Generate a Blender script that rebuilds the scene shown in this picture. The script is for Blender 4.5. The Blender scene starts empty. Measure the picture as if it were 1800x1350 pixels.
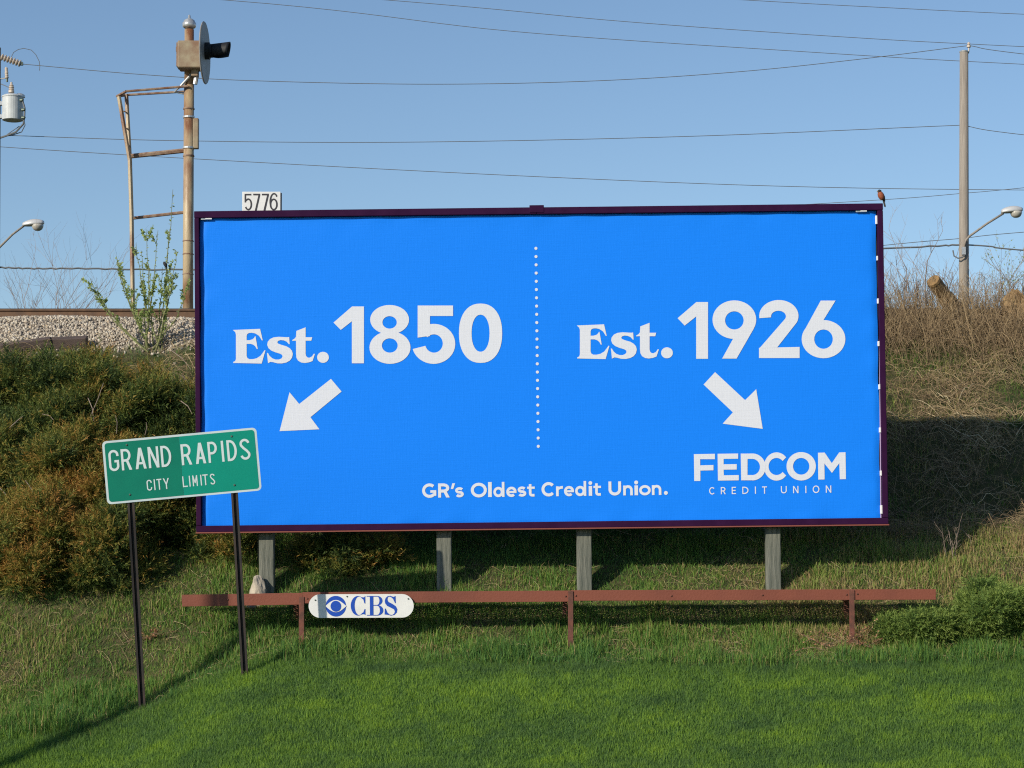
import bpy, bmesh, math, random
import numpy as np
from mathutils import Vector, Matrix, Quaternion
from mathutils.geometry import tessellate_polygon

random.seed(7)
RNG = np.random.default_rng(11)
scene = bpy.context.scene
COL = scene.collection
PI = math.pi

# ------------------------------------------------------------------ camera
FPX, PITCH, EYE, CY = 3990.0, math.radians(2.0), 1.7, -25.0
SHIFT = (365.0 - FPX * math.tan(PITCH)) / 1800.0
cam_d = bpy.data.cameras.new('camera')
cam_d.sensor_width = 36.0
cam_d.lens = FPX / 1800.0 * 36.0
cam_d.shift_y = SHIFT
cam_d.clip_start = 0.1
cam_d.clip_end = 6000
cam = bpy.data.objects.new('camera', cam_d)
COL.objects.link(cam)
cam.location = (0, CY, EYE)
cam.rotation_euler = (PI / 2 + PITCH, 0, 0)
scene.camera = cam

# ------------------------------------------------------------------ light
SUN_TO = Vector((-1.0, -1.0, 0.66)).normalized()      # towards the sun: low, from the front left
ELEV = math.asin(SUN_TO.z)
AZ = math.atan2(SUN_TO.x, SUN_TO.y)                    # clockwise from +Y
world = bpy.data.worlds.new('World')
scene.world = world
world.use_nodes = True
nt = world.node_tree
bg = nt.nodes['Background']
sky = nt.nodes.new('ShaderNodeTexSky')
sky.sky_type = 'NISHITA'
sky.sun_disc = False
sky.sun_elevation = ELEV
sky.sun_rotation = AZ % (2 * PI)
sky.altitude = 200
sky.air_density = 1.0
sky.dust_density = 0.25
sky.ozone_density = 3.2
nt.links.new(sky.outputs[0], bg.inputs[0])
bg.inputs[1].default_value = 0.099
sun_d = bpy.data.lights.new('sun', 'SUN')
sun_d.energy = 4.15
sun_d.angle = math.radians(0.5)
sun_d.color = (1.0, 0.91, 0.74)
sun = bpy.data.objects.new('sun', sun_d)
COL.objects.link(sun)
sun.rotation_euler = (-SUN_TO).to_track_quat('-Z', 'Y').to_euler()
sun.location = SUN_TO * 60
scene.view_settings.view_transform = 'Standard'
scene.view_settings.look = 'None'
scene.view_settings.exposure = 0.25
scene.view_settings.gamma = 1.0
scene.view_settings.use_curve_mapping = False
scene.cycles.max_bounces = 6
scene.cycles.diffuse_bounces = 3
scene.cycles.transmission_bounces = 4
scene.cycles.use_denoising = False
scene.cycles.pixel_filter_type = 'BLACKMAN_HARRIS'
scene.cycles.filter_width = 1.15

# ------------------------------------------------------------------ helpers
def P(px, py, y):
    """world point seen at photograph position (px, py) on the vertical plane Y = y"""
    u = (px - 900.0) / FPX
    v = (675.0 - py + SHIFT * 1800.0) / FPX
    d = (u, math.cos(PITCH) - v * math.sin(PITCH), math.sin(PITCH) + v * math.cos(PITCH))
    t = (y - CY) / d[1]
    return Vector((d[0] * t, y, EYE + d[2] * t))

def vnoise(x, y, seed=0):
    x = np.asarray(x, float); y = np.asarray(y, float)
    xi = np.floor(x).astype(np.int64); yi = np.floor(y).astype(np.int64)
    xf = x - xi; yf = y - yi
    def h(a, b):
        n = (a * 374761393 + b * 668265263 + seed * 982451653) & 0xffffffff
        n = ((n ^ (n >> 13)) * 1274126177) & 0xffffffff
        n = ((n ^ (n >> 16)) * 2246822519) & 0xffffffff
        return ((n ^ (n >> 15)) & 0xffff) / 65535.0
    sx = xf * xf * (3 - 2 * xf); sy = yf * yf * (3 - 2 * yf)
    a = h(xi, yi); b = h(xi + 1, yi); c = h(xi, yi + 1); d = h(xi + 1, yi + 1)
    return (a + (b - a) * sx) * (1 - sy) + (c + (d - c) * sx) * sy

def fbm(x, y, seed=0, o=3):
    s = 0; a = .5
    for k in range(o):
        s = s + a * vnoise(x * 2 ** k, y * 2 ** k, seed + k * 17); a *= .5
    return s / (1 - .5 ** o)

def ss(a, b, x):
    t = np.clip((np.asarray(x, float) - a) / (b - a), 0, 1)
    return t * t * (3 - 2 * t)

class MB:
    def __init__(self): self.v = []; self.f = []
    def add(self, vs, fs):
        o = len(self.v); self.v += [tuple(p) for p in vs]; self.f += [tuple(i + o for i in f) for f in fs]; return self
    def box(self, c, s, rot=None):
        x, y, z = s[0] / 2, s[1] / 2, s[2] / 2
        vs = [Vector((a * x, b * y, d * z)) for a in (-1, 1) for b in (-1, 1) for d in (-1, 1)]
        if rot is not None: vs = [rot @ p for p in vs]
        c = Vector(c)
        return self.add([p + c for p in vs], [(0, 1, 3, 2), (4, 6, 7, 5), (0, 4, 5, 1), (2, 3, 7, 6), (0, 2, 6, 4), (1, 5, 7, 3)])
    def tube(self, pts, rad, sides=8, cap=True):
        pts = [Vector(p) for p in pts]; n = len(pts)
        if not hasattr(rad, '__len__'): rad = [rad] * n
        ref = None; rings = []
        for i, p in enumerate(pts):
            d = (pts[min(i + 1, n - 1)] - pts[max(i - 1, 0)])
            d = d.normalized() if d.length > 1e-9 else Vector((0, 0, 1))
            if ref is None: ref = d.orthogonal().normalized()
            ref = (ref - d * ref.dot(d))
            ref = ref.normalized() if ref.length > 1e-6 else d.orthogonal().normalized()
            b = d.cross(ref)
            rings.append([p + (ref * math.cos(2 * PI * k / sides) + b * math.sin(2 * PI * k / sides)) * rad[i] for k in range(sides)])
        fs = []
        for i in range(n - 1):
            for k in range(sides):
                k2 = (k + 1) % sides
                fs.append((i * sides + k, i * sides + k2, (i + 1) * sides + k2, (i + 1) * sides + k))
        if cap:
            fs.append(tuple(range(sides - 1, -1, -1))); fs.append(tuple((n - 1) * sides + k for k in range(sides)))
        return self.add([p for r in rings for p in r], fs)
    def prism(self, prof, p0, p1, ax=None, ay=None):
        p0, p1 = Vector(p0), Vector(p1)
        ax = Vector(ax or (1, 0, 0)); ay = Vector(ay or (0, 1, 0)); n = len(prof)
        vs = [p + ax * a + ay * b for p in (p0, p1) for a, b in prof]
        fs = [(k, (k + 1) % n, n + (k + 1) % n, n + k) for k in range(n)]
        tri = tessellate_polygon([[Vector((a, b, 0)) for a, b in prof]])
        fs += [tuple(t) for t in tri] + [tuple(n + i for i in reversed(t)) for t in tri]
        return self.add(vs, fs)
    def lathe(self, prof, c, axis=(0, 0, 1), sides=20):
        q = Vector((0, 0, 1)).rotation_difference(Vector(axis).normalized()); c = Vector(c); vs = []
        for r, h in prof:
            for k in range(sides):
                a = 2 * PI * k / sides
                vs.append(c + q @ Vector((r * math.cos(a), r * math.sin(a), h)))
        fs = []; m = len(prof)
        for i in range(m - 1):
            for k in range(sides):
                k2 = (k + 1) % sides
                fs.append((i * sides + k, i * sides + k2, (i + 1) * sides + k2, (i + 1) * sides + k))
        if prof[0][0] > 1e-5: fs.append(tuple(range(sides - 1, -1, -1)))
        if prof[-1][0] > 1e-5: fs.append(tuple((m - 1) * sides + k for k in range(sides)))
        return self.add(vs, fs)
    def mesh(self, name, smooth=False):
        me = bpy.data.meshes.new(name); me.from_pydata(self.v, [], self.f); me.update()
        bm = bmesh.new(); bm.from_mesh(me); bmesh.ops.recalc_face_normals(bm, faces=bm.faces); bm.to_mesh(me); bm.free()
        if smooth: me.polygons.foreach_set('use_smooth', [True] * len(me.polygons))
        return me

def tri_mesh(name, v, f, **attrs):
    v = np.asarray(v, np.float32).reshape(-1, 3); f = np.asarray(f, np.int32).reshape(-1, 3)
    me = bpy.data.meshes.new(name)
    me.vertices.add(len(v)); me.vertices.foreach_set('co', v.ravel())
    me.loops.add(f.size); me.loops.foreach_set('vertex_index', f.ravel())
    me.polygons.add(len(f)); me.polygons.foreach_set('loop_start', np.arange(0, f.size, 3, dtype=np.int32))
    me.update(calc_edges=True)
    for k, a in attrs.items():
        at = me.attributes.new(k, 'FLOAT', 'POINT'); at.data.foreach_set('value', np.asarray(a, np.float32).ravel())
    return me

def tag(o, label=None, cat=None, group=None, kind=None):
    for k, v in (('label', label), ('category', cat), ('group', group), ('kind', kind)):
        if v: o[k] = v
    return o

def root(name, label, cat, loc, group=None, rot=None):
    o = bpy.data.objects.new(name, None); COL.objects.link(o)
    o.empty_display_size = .2
    o.location = loc
    if rot: o.rotation_euler = rot
    return tag(o, label, cat, group)

def obj(name, mb, mat, parent=None, smooth=False, local=False, bevel=0.0, label=None, kind=None):
    me = mb.mesh(name, smooth) if isinstance(mb, MB) else mb
    o = bpy.data.objects.new(name, me); COL.objects.link(o)
    if not me.materials: me.materials.append(mat)
    if parent:
        o.parent = parent
        if not local:
            if parent.type == 'EMPTY': o.matrix_parent_inverse = Matrix.LocRotScale(parent.location, parent.rotation_euler, None).inverted()
    if bevel:
        b = o.modifiers.new('bevel', 'BEVEL'); b.width = bevel; b.segments = 2; b.limit_method = 'ANGLE'
    return tag(o, label, None, None, kind)

# ------------------------------------------------------------------ materials
def mat(name, col, rough=.7, col2=None, scale=8.0, detail=4.0, bump=0.0, bscale=40.0, metal=0.0, stretch=None, spec=.4, lo=.35, hi=.65):
    m = bpy.data.materials.new(name); m.use_nodes = True
    n = m.node_tree.nodes; l = m.node_tree.links; b = n['Principled BSDF']
    b.inputs['Roughness'].default_value = rough; b.inputs['Metallic'].default_value = metal
    b.inputs['Specular IOR Level'].default_value = spec
    b.inputs['Base Color'].default_value = (*col, 1)
    tc = n.new('ShaderNodeTexCoord'); mp = n.new('ShaderNodeMapping'); l.new(tc.outputs['Object'], mp.inputs[0])
    if stretch: mp.inputs['Scale'].default_value = stretch
    if col2:
        t = n.new('ShaderNodeTexNoise'); t.inputs['Scale'].default_value = scale; t.inputs['Detail'].default_value = detail
        r = n.new('ShaderNodeValToRGB'); r.color_ramp.elements[0].position = lo; r.color_ramp.elements[1].position = hi
        r.color_ramp.elements[0].color = (*col, 1); r.color_ramp.elements[1].color = (*col2, 1)
        l.new(mp.outputs[0], t.inputs['Vector']); l.new(t.outputs['Fac'], r.inputs[0]); l.new(r.outputs[0], b.inputs['Base Color'])
    if bump:
        t = n.new('ShaderNodeTexNoise'); t.inputs['Scale'].default_value = bscale; t.inputs['Detail'].default_value = 5
        bp = n.new('ShaderNodeBump'); bp.inputs['Strength'].default_value = bump; bp.inputs['Distance'].default_value = .02
        l.new(mp.outputs[0], t.inputs['Vector']); l.new(t.outputs['Fac'], bp.inputs['Height']); l.new(bp.outputs[0], b.inputs['Normal'])
    return m

def leaf_mat(name, stops, transl=.3, rough=.6):
    """colour picked per blade/leaf from the 'tint' attribute"""
    m = bpy.data.materials.new(name); m.use_nodes = True
    n = m.node_tree.nodes; l = m.node_tree.links; b = n['Principled BSDF']
    b.inputs['Roughness'].default_value = rough; b.inputs['Specular IOR Level'].default_value = .25
    a = n.new('ShaderNodeAttribute'); a.attribute_name = 'tint'
    r = n.new('ShaderNodeValToRGB'); cr = r.color_ramp
    while len(cr.elements) < len(stops): cr.elements.new(.5)
    for e, (p, c) in zip(cr.elements, stops): e.position = p; e.color = (*c, 1)
    l.new(a.outputs['Fac'], r.inputs[0]); l.new(r.outputs[0], b.inputs['Base Color'])
    t = n.new('ShaderNodeBsdfTranslucent'); l.new(r.outputs[0], t.inputs['Color'])
    mx = n.new('ShaderNodeMixShader'); mx.inputs[0].default_value = transl
    l.new(b.outputs[0], mx.inputs[1]); l.new(t.outputs[0], mx.inputs[2])
    l.new(mx.outputs[0], n['Material Output'].inputs['Surface'])
    return m

def vinyl_mat(name, col):
    m = mat(name, col, rough=.5, spec=.12)
    n = m.node_tree.nodes; l = m.node_tree.links; b = n['Principled BSDF']
    tc = n.new('ShaderNodeTexCoord'); hs = []
    for sc, w in (((60, 1, 4), .5), ((3, 1, 60), .6), ((1.1, 1, 1.3), 1.4), ((5, 1, 7), .5)):
        mp = n.new('ShaderNodeMapping'); mp.inputs['Scale'].default_value = sc; l.new(tc.outputs['Object'], mp.inputs[0])
        t = n.new('ShaderNodeTexNoise'); t.inputs['Scale'].default_value = 1.0; t.inputs['Detail'].default_value = 2
        l.new(mp.outputs[0], t.inputs['Vector'])
        mu = n.new('ShaderNodeMath'); mu.operation = 'MULTIPLY'; mu.inputs[1].default_value = w; l.new(t.outputs['Fac'], mu.inputs[0]); hs.append(mu)
    # horizontal seams where the backing panels meet
    sp = n.new('ShaderNodeSeparateXYZ'); l.new(tc.outputs['Object'], sp.inputs[0])
    md = n.new('ShaderNodeMath'); md.operation = 'PINGPONG'; md.inputs[1].default_value = .30; l.new(sp.outputs['Z'], md.inputs[0])
    lt = n.new('ShaderNodeMath'); lt.operation = 'LESS_THAN'; lt.inputs[1].default_value = .004; l.new(md.outputs[0], lt.inputs[0])
    m5 = n.new('ShaderNodeMath'); m5.operation = 'MULTIPLY'; m5.inputs[1].default_value = .22; l.new(lt.outputs[0], m5.inputs[0]); hs.append(m5)
    s = hs[0]
    for h in hs[1:]:
        ad = n.new('ShaderNodeMath'); ad.operation = 'ADD'; l.new(s.outputs[0], ad.inputs[0]); l.new(h.outputs[0], ad.inputs[1]); s = ad
    bp = n.new('ShaderNodeBump'); bp.inputs['Strength'].default_value = .17; bp.inputs['Distance'].default_value = .012
    l.new(s.outputs[0], bp.inputs['Height']); l.new(bp.outputs[0], b.inputs['Normal'])
    return m

M = {}
M['vinyl_blue'] = vinyl_mat('blue_vinyl', (.007, .200, .88))
M['vinyl_white'] = vinyl_mat('white_print', (.63, .65, .74))
M['plum'] = mat('plum_paint', (.024, .004, .030), .7, (.031, .006, .037), 6, spec=.08)
M['plum_red'] = mat('oxide_lip', (.22, .06, .045), .6)
M['dark_back'] = mat('dark_backing', (.02, .02, .035), .8)
M['clip'] = mat('clip_white', (.75, .75, .78), .4)
M['mauve'] = mat('mauve_rod', (.35, .26, .42), .45)
M['steel'] = mat('galvanised', (.55, .56, .57), .35, (.42, .43, .45), 30, metal=.5)
M['post_wood'] = mat('weathered_timber', (.085, .095, .080), .85, (.175, .178, .150), 3.0, 6, bump=.5, bscale=10, stretch=(14, 14, 1.0))
M['beam'] = mat('red_oxide_paint', (.195, .056, .034), .65, (.15, .043, .028), 2.2, 9, bump=.15, bscale=40, lo=.45, hi=.75)
M['beam_dark'] = mat('rusted_angle_iron', (.16, .055, .038), .75, (.09, .038, .028), 14, bump=.2)
M['grating'] = mat('rusty_mesh', (.10, .06, .045), .8)
M['white_paint'] = mat('white_enamel', (.72, .72, .73), .35, (.66, .66, .67), 5)
M['cbs_blue'] = mat('blue_print', (.010, .065, .42), .4)
M['sign_alu'] = mat('sign_white_border', (.48, .56, .59), .4, (.41, .49, .54), 4)
M['green_dark'] = mat('green_sheeting_dull', (.0, .145, .10), .5, (.0, .16, .108), 5, spec=.15)
M['green_light'] = mat('green_sheeting_fresh', (.0, .215, .16), .5, (.0, .225, .168), 5, spec=.15)
M['sign_letter'] = mat('reflective_white', (.50, .57, .60), .4)
M['post_dark'] = mat('dark_channel_post', (.016, .013, .012), .55, (.035, .022, .018), 9, metal=.1)
M['post_edge'] = mat('post_rust_edge', (.16, .07, .045), .7)
M['bolt'] = mat('bolt', (.10, .13, .11), .5, metal=.5)
M['black_paint'] = mat('black_paint', (.02, .022, .03), .5)
M['mast'] = mat('rusty_aluminium_paint', (.42, .33, .21), .42, (.19, .085, .045), 3.2, 8, lo=.42, hi=.66, stretch=(1.6, 1.6, .5), bump=.2)
M['mast_rust'] = mat('rust', (.17, .085, .055), .8, (.30, .22, .16), 12, 5, bump=.2)
M['case'] = mat('signal_case', (.30, .25, .17), .6, (.19, .11, .07), 5, 5)
M['disc'] = mat('disc_back', (.30, .28, .27), .55, (.22, .21, .20), 6)
M['hood'] = mat('black_hood', (.012, .013, .016), .6)
M['number_ink'] = mat('number_ink', (.03, .03, .04), .6)
M['pole_wood'] = mat('pole_timber', (.30, .265, .23), .85, (.22, .19, .165), 3, 5, bump=.4, bscale=8, stretch=(10, 10, .6))
M['tank'] = mat('tank_paint', (.52, .55, .57), .4, (.44, .46, .48), 5)
M['porcelain'] = mat('porcelain', (.50, .42, .35), .35)
M['wire'] = mat('wire', (.13, .14, .155), .6)
M['lamp_shell'] = mat('lamp_shell', (.55, .55, .56), .4, metal=.2)
M['lens'] = mat('lamp_glass', (.42, .40, .36), .2)
M['rail_side'] = mat('rail_rust', (.15, .085, .05), .8, (.10, .06, .04), 10)
M['rail_head'] = mat('rail_head', (.06, .055, .06), .35, metal=.6)
M['tie'] = mat('creosoted_tie', (.07, .05, .045), .9, (.11, .08, .07), 4, stretch=(1, 8, 8), bump=.4)
M['bark'] = mat('bark', (.13, .095, .07), .9, (.20, .15, .11), 10, bump=.5)
M['twig'] = mat('bare_twig', (.20, .155, .135), .85, (.28, .22, .18), 4)
M['stem_green'] = mat('green_stem', (.16, .17, .07), .8)
M['rock'] = mat('pale_stone', (.48, .42, .34), .9, (.30, .26, .21), 6, 6, bump=.6, bscale=18)
M['log_cut'] = mat('cut_wood', (.34, .21, .09), .9, (.18, .11, .05), 9, 5, bump=.4)
M['log_bark'] = mat('log_bark', (.36, .24, .12), .9, (.20, .125, .065), 9, 5, bump=.6)
M['robin_back'] = mat('brown_grey_feathers', (.055, .05, .045), .8)
M['robin_breast'] = mat('orange_feathers', (.30, .085, .04), .8, (.22, .06, .03), 60)
M['robin_head'] = mat('dark_feathers', (.018, .02, .028), .7)
M['beak'] = mat('beak', (.45, .28, .05), .5)
LAWN = [(0, (.085, .165, .055)), (.4, (.155, .275, .052)), (.7, (.215, .355, .048)), (1, (.30, .44, .042))]
M['lawn'] = leaf_mat('lawn_blades', LAWN, .42)
M['rough'] = leaf_mat('rough_grass_blades', [(0, (.080, .185, .050)), (.3, (.150, .285, .048)), (.5, (.235, .335, .066)), (.62, (.36, .32, .12)), (.8, (.46, .345, .18)), (1, (.37, .24, .13))], .40)
M['juniper'] = leaf_mat('juniper_foliage', [(0, (.034, .062, .022)), (.25, (.092, .140, .034)), (.5, (.195, .205, .042)), (.72, (.32, .225, .052)), (1, (.40, .19, .05))], .34)
M['juniper_green'] = leaf_mat('green_juniper_foliage', [(0, (.045, .085, .026)), (.45, (.125, .205, .045)), (1, (.26, .335, .075))], .35)
M['deadtwig'] = leaf_mat('dead_stalks', [(0, (.15, .105, .065)), (.35, (.32, .23, .135)), (.65, (.45, .34, .195)), (.9, (.57, .46, .285)), (1, (.64, .54, .36))], .0, .85)
M['leaf'] = leaf_mat('spring_leaves', [(0, (.22, .31, .09)), (.5, (.37, .46, .15)), (1, (.52, .56, .28))], .45)
M['stone_bits'] = leaf_mat('ballast_stone', [(0, (.22, .18, .15)), (.3, (.36, .31, .25)), (.6, (.46, .40, .33)), (.85, (.54, .49, .42)), (1, (.46, .35, .23))], .0, .85)
M['deadfrond'] = leaf_mat('dead_frond', [(0, (.26, .115, .06)), (1, (.46, .27, .14))], .2)

# ------------------------------------------------------------------ ground
PY = np.array([-3000, -30, -4.4, -3.6, -1.8, -1.45, -.9, -.45, 0, .6, 1.94, 3.1, 4.9, 5.1, 6.2, 9.8, 12, 20, 60, 3000.])
PZ = np.array([-.15, -.15, -.15, .06, .86, .95, 1.10, 1.34, 1.58, 2.0, 2.68, 3.75, 4.9, 5.02, 5.48, 5.48, 4.6, 3.5, 3.3, 3.0])
def lawn_edge(x):
    return -1.45 - .72 * ss(-2.3, -5.2, x) + .10 * (vnoise(np.asarray(x) * .9, np.asarray(x) * 0, 5) - .5) + .05 * ss(4.2, 6, x) + .13 * np.exp(-((np.asarray(x) + 1.5) / 1.5) ** 2) - .05 * np.exp(-((np.asarray(x) - 2.6) / 1.3) ** 2)
def zf(x, y):
    x = np.asarray(x, float); y = np.asarray(y, float)
    z = sum(np.interp(y + o, PY, PZ) for o in (-.16, -.08, 0, .08, .16)) / 5
    z = z - .44 * ss(-2.5, -4.2, x) * ss(.2, -1.0, y) * ss(-6, -3.8, y)
    lawn = ss(.15, -.15, y - lawn_edge(x))
    bank = ss(-1.2, -.6, y) * ss(5.4, 4.6, y)
    z = z + (fbm(x * .8, y * .8, 3) - .5) * (.05 + .24 * bank * ss(.8, 1.8, y)) + (fbm(x * 3, y * 3, 9) - .5) * (.012 + (.06 + .10 * ss(1, 2, y)) * bank * (1 - lawn))
    return z
def zg(x, y): return float(zf(x, y))

def axis(lo, hi, step, far):
    fine = list(np.arange(lo, hi + 1e-6, step)); a = []; d = step; v = lo
    while v > -far: d *= 1.35; v -= d; a.append(v)
    b = []; d = step; v = hi
    while v < far: d *= 1.35; v += d; b.append(v)
    return np.array(a[::-1] + fine + b)
gx = axis(-9, 9, .10, 2800); gy = axis(-5, 11, .08, 2800)
XX, YY = np.meshgrid(gx, gy); ZZ = zf(XX, YY)
nx, ny = len(gx), len(gy)
idx = np.arange(nx * ny).reshape(ny, nx)
a, b, c, d = idx[:-1, :-1].ravel(), idx[:-1, 1:].ravel(), idx[1:, 1:].ravel(), idx[1:, :-1].ravel()
faces = np.concatenate([np.stack([a, b, c], 1), np.stack([a, c, d], 1)])
fx, fy = XX.ravel(), YY.ravel()
lawn_m = ss(.12, -.12, fy - lawn_edge(fx))
ball_m = ss(4.85, 5.15, fy + .25 * (fbm(fx * 1.4, fy * 1.4, 41) - .5) - .25 * ss(-4.6, -3.2, fx)) * ss(10.4, 9.8, fy) * ss(3.6, 2.6, fx)
me = tri_mesh('ground', np.stack([fx, fy, ZZ.ravel()], 1), faces, lawn=lawn_m, ballast=ball_m)
me.polygons.foreach_set('use_smooth', [True] * len(me.polygons))
def ground_mat():
    m = bpy.data.materials.new('ground_soil'); m.use_nodes = True
    n = m.node_tree.nodes; l = m.node_tree.links; b = n['Principled BSDF']; b.inputs['Roughness'].default_value = .95; b.inputs['Specular IOR Level'].default_value = .1
    tc = n.new('ShaderNodeTexCoord')
    def ramp(scale, stops, det=5):
        t = n.new('ShaderNodeTexNoise'); t.inputs['Scale'].default_value = scale; t.inputs['Detail'].default_value = det
        l.new(tc.outputs['Object'], t.inputs['Vector'])
        r = n.new('ShaderNodeValToRGB'); cr = r.color_ramp
        while len(cr.elements) < len(stops): cr.elements.new(.5)
        for e, (p, c) in zip(cr.elements, stops): e.position = p; e.color = (*c, 1)
        l.new(t.outputs['Fac'], r.inputs[0]); return r
    soil = ramp(7.0, [(.3, (.032, .050, .017)), (.5, (.058, .062, .027)), (.7, (.10, .080, .044))], 9)
    lawn = ramp(5.0, [(.35, (.040, .085, .022)), (.65, (.060, .125, .026))])
    ball = ramp(60, [(.3, (.12, .10, .085)), (.6, (.34, .29, .24))])
    prev = soil
    for att, src in (('lawn', lawn), ('ballast', ball)):
        at = n.new('ShaderNodeAttribute'); at.attribute_name = att
        mx = n.new('ShaderNodeMixRGB'); l.new(at.outputs['Fac'], mx.inputs[0]); l.new(prev.outputs[0], mx.inputs[1]); l.new(src.outputs[0], mx.inputs[2]); prev = mx
    l.new(prev.outputs[0], b.inputs['Base Color'])
    t = n.new('ShaderNodeTexNoise'); t.inputs['Scale'].default_value = 25; t.inputs['Detail'].default_value = 6; l.new(tc.outputs['Object'], t.inputs['Vector'])
    bp = n.new('ShaderNodeBump'); bp.inputs['Strength'].default_value = .7; bp.inputs['Distance'].default_value = .04; l.new(t.outputs['Fac'], bp.inputs['Height']); l.new(bp.outputs[0], b.inputs['Normal'])
    return m
g = obj('ground', me, ground_mat()); g['kind'] = 'structure'

# ------------------------------------------------------------------ lettering engine
def circ(cx, cy, rx, ry=None, a0=0, a1=360, n=28):
    ry = rx if ry is None else ry
    return [(cx + rx * math.cos(math.radians(a0 + (a1 - a0) * k / n)), cy + ry * math.sin(math.radians(a0 + (a1 - a0) * k / n))) for k in range(n + 1)]
def stroke(pts, w, closed=False):
    p = np.array(pts, float)
    if closed: p = p[:-1]
    p = p[np.r_[True, np.linalg.norm(np.diff(p, axis=0), axis=1) > 1e-4]]
    n = len(p); L = []; R = []
    for i in range(n):
        a = p[i] - p[i - 1] if (i > 0 or closed) else p[1] - p[0]
        b = p[(i + 1) % n] - p[i] if (i < n - 1 or closed) else p[-1] - p[-2]
        a = a / np.linalg.norm(a); b = b / np.linalg.norm(b)
        na = np.array([-a[1], a[0]]); nb = np.array([-b[1], b[0]])
        m = (na + nb) / max(.35, 1 + na @ nb)
        L.append(p[i] + m * w / 2); R.append(p[i] - m * w / 2)
    return L, R, closed
def ringband(o, i):
    return list(o), list(i), False
def glyph(ch, W, w):
    """primitives of a plain sans letter, cap height 1, width W, stroke w"""
    h = w / 2; S = []; Q = []
    def st(p, ww=w, c=False): S.append(stroke(p, ww, c))
    dw = w * 1.12; x = .70
    if ch == 'I' or ch == 'l':
        st([(W / 2, 0), (W / 2, 1.0 if ch == 'I' else 1.06)], W if ch == 'l' else w)
    elif ch == 'L': st([(h, 1), (h, h), (W, h)])
    elif ch == 'E': st([(W, 1 - h), (h, 1 - h), (h, h), (W, h)]); st([(h, .51), (W * .92, .51)])
    elif ch == 'T': st([(0, 1 - h), (W, 1 - h)]); st([(W / 2, 1 - h), (W / 2, 0)])
    elif ch == 'N': st([(h, 0), (h, 1)]); st([(W - h, 0), (W - h, 1)]); Q.append([(0, 1), (dw, 1), (W, 0), (W - dw, 0)])
    elif ch == 'M':
        st([(h, 0), (h, 1)]); st([(W - h, 0), (W - h, 1)])
        dm = w * .8; Q.append([(0, 1), (dm * 1.2, 1), (W / 2 + dm / 2, .28), (W / 2 - dm / 2, .28)]); Q.append([(W - dm * 1.2, 1), (W, 1), (W / 2 + dm / 2, .28), (W / 2 - dm / 2, .28)])
    elif ch == 'A':
        Q.append([(W / 2 - dw * .55, 1), (W / 2 + dw * .55, 1), (dw, 0), (0, 0)]); Q.append([(W / 2 - dw * .55, 1), (W / 2 + dw * .55, 1), (W, 0), (W - dw, 0)])
        st([(W * .2, .27), (W * .8, .27)], w * .95)
    elif ch == 'Y':
        Q.append([(0, 1), (dw, 1), (W / 2 + h, .42), (W / 2 - h, .42)]); Q.append([(W - dw, 1), (W, 1), (W / 2 + h, .42), (W / 2 - h, .42)]); st([(W / 2, .45), (W / 2, 0)])
    elif ch == 'O': st(circ(W / 2, .5, W / 2 - h, .52 - h), w, True)
    elif ch == 'C':
        if W < .7: st([(W - h, .70)] + circ(W / 2, .5 + .5 - h - (W / 2 - h) - 0.0, W / 2 - h, W / 2 - h, 0, 180, 14) + circ(W / 2, h + W / 2 - h, W / 2 - h, W / 2 - h, 180, 360, 14) + [(W - h, .30)])
        else: st(circ(W / 2 + .04, .5, W / 2 - h + .04, .51 - h, 42, 318))
    elif ch == 'G':
        if W < .7:
            r = W / 2 - h
            st([(W - h, .70)] + circ(W / 2, 1 - h - r, r, r, 0, 180, 14) + circ(W / 2, h + r, r, r, 180, 360, 14) + [(W - h, .46), (W * .55, .46)])
        else:
            st(circ(W * .52, .5, W * .52 - h, .51 - h, 48, 318)); st([(W - h, .13), (W - h, .5)]); st([(W, .5 - h * .6), (W * .58, .5 - h * .6)], w * .85)
    elif ch == 'D':
        r = W - h - h; ry = .5 - h; k = W * .32
        st([(h, 1), (h, 0)]); st([(h, 1 - h), (k, 1 - h)] + circ(k, .5, W - h - k, ry, 88, -88, 18) + [(k, h), (h, h)])
    elif ch in 'PR':
        k = W * .45; b0 = .45 if ch == 'P' else .46; ry = (1 - h - b0) / 2
        st([(h, 1), (h, 0)]); st([(h, 1 - h), (k, 1 - h)] + circ(k, b0 + ry, W - h - k - (.03 if ch == 'R' else 0), ry, 88, -88, 14) + [(k, b0), (h, b0)])
        if ch == 'R': Q.append([(W * .42, b0), (W * .42 + dw, b0), (W, 0), (W - dw * 1.05, 0)])
    elif ch in 'Ss':
        H = 1.02 if ch == 'S' else x + .02; m = H * .5; r1 = (H - h - m) / 2; r2 = (m - h + .0) / 2; rx = W / 2 - h
        if ch == 'S' and W < .7:
            st(circ(W / 2, 1 - h - rx, rx, rx, 10, 200, 16) + [(W * .36, .56), (W * .64, .44)] + circ(W / 2, h + rx, rx, rx, 20, -170, 16))
        else: st(circ(W / 2, m + r1, rx, r1, 28, 262, 18) + circ(W / 2, m - r2, rx, r2, 82, -152, 18))
    elif ch == 'U':
        rx = W / 2 - h
        st([(h, 1)] + circ(W / 2, h + rx * .95, rx, rx * .95, 180, 360, 16) + [(W - h, 1)])
    elif ch == 'n':
        rx = W / 2 - h; st([(h, 0), (h, x)]); st(circ(W / 2, x + .02 - h - rx, rx, rx, 165, 0, 14) + [(W - h, 0)])
    elif ch == 'r':
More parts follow.
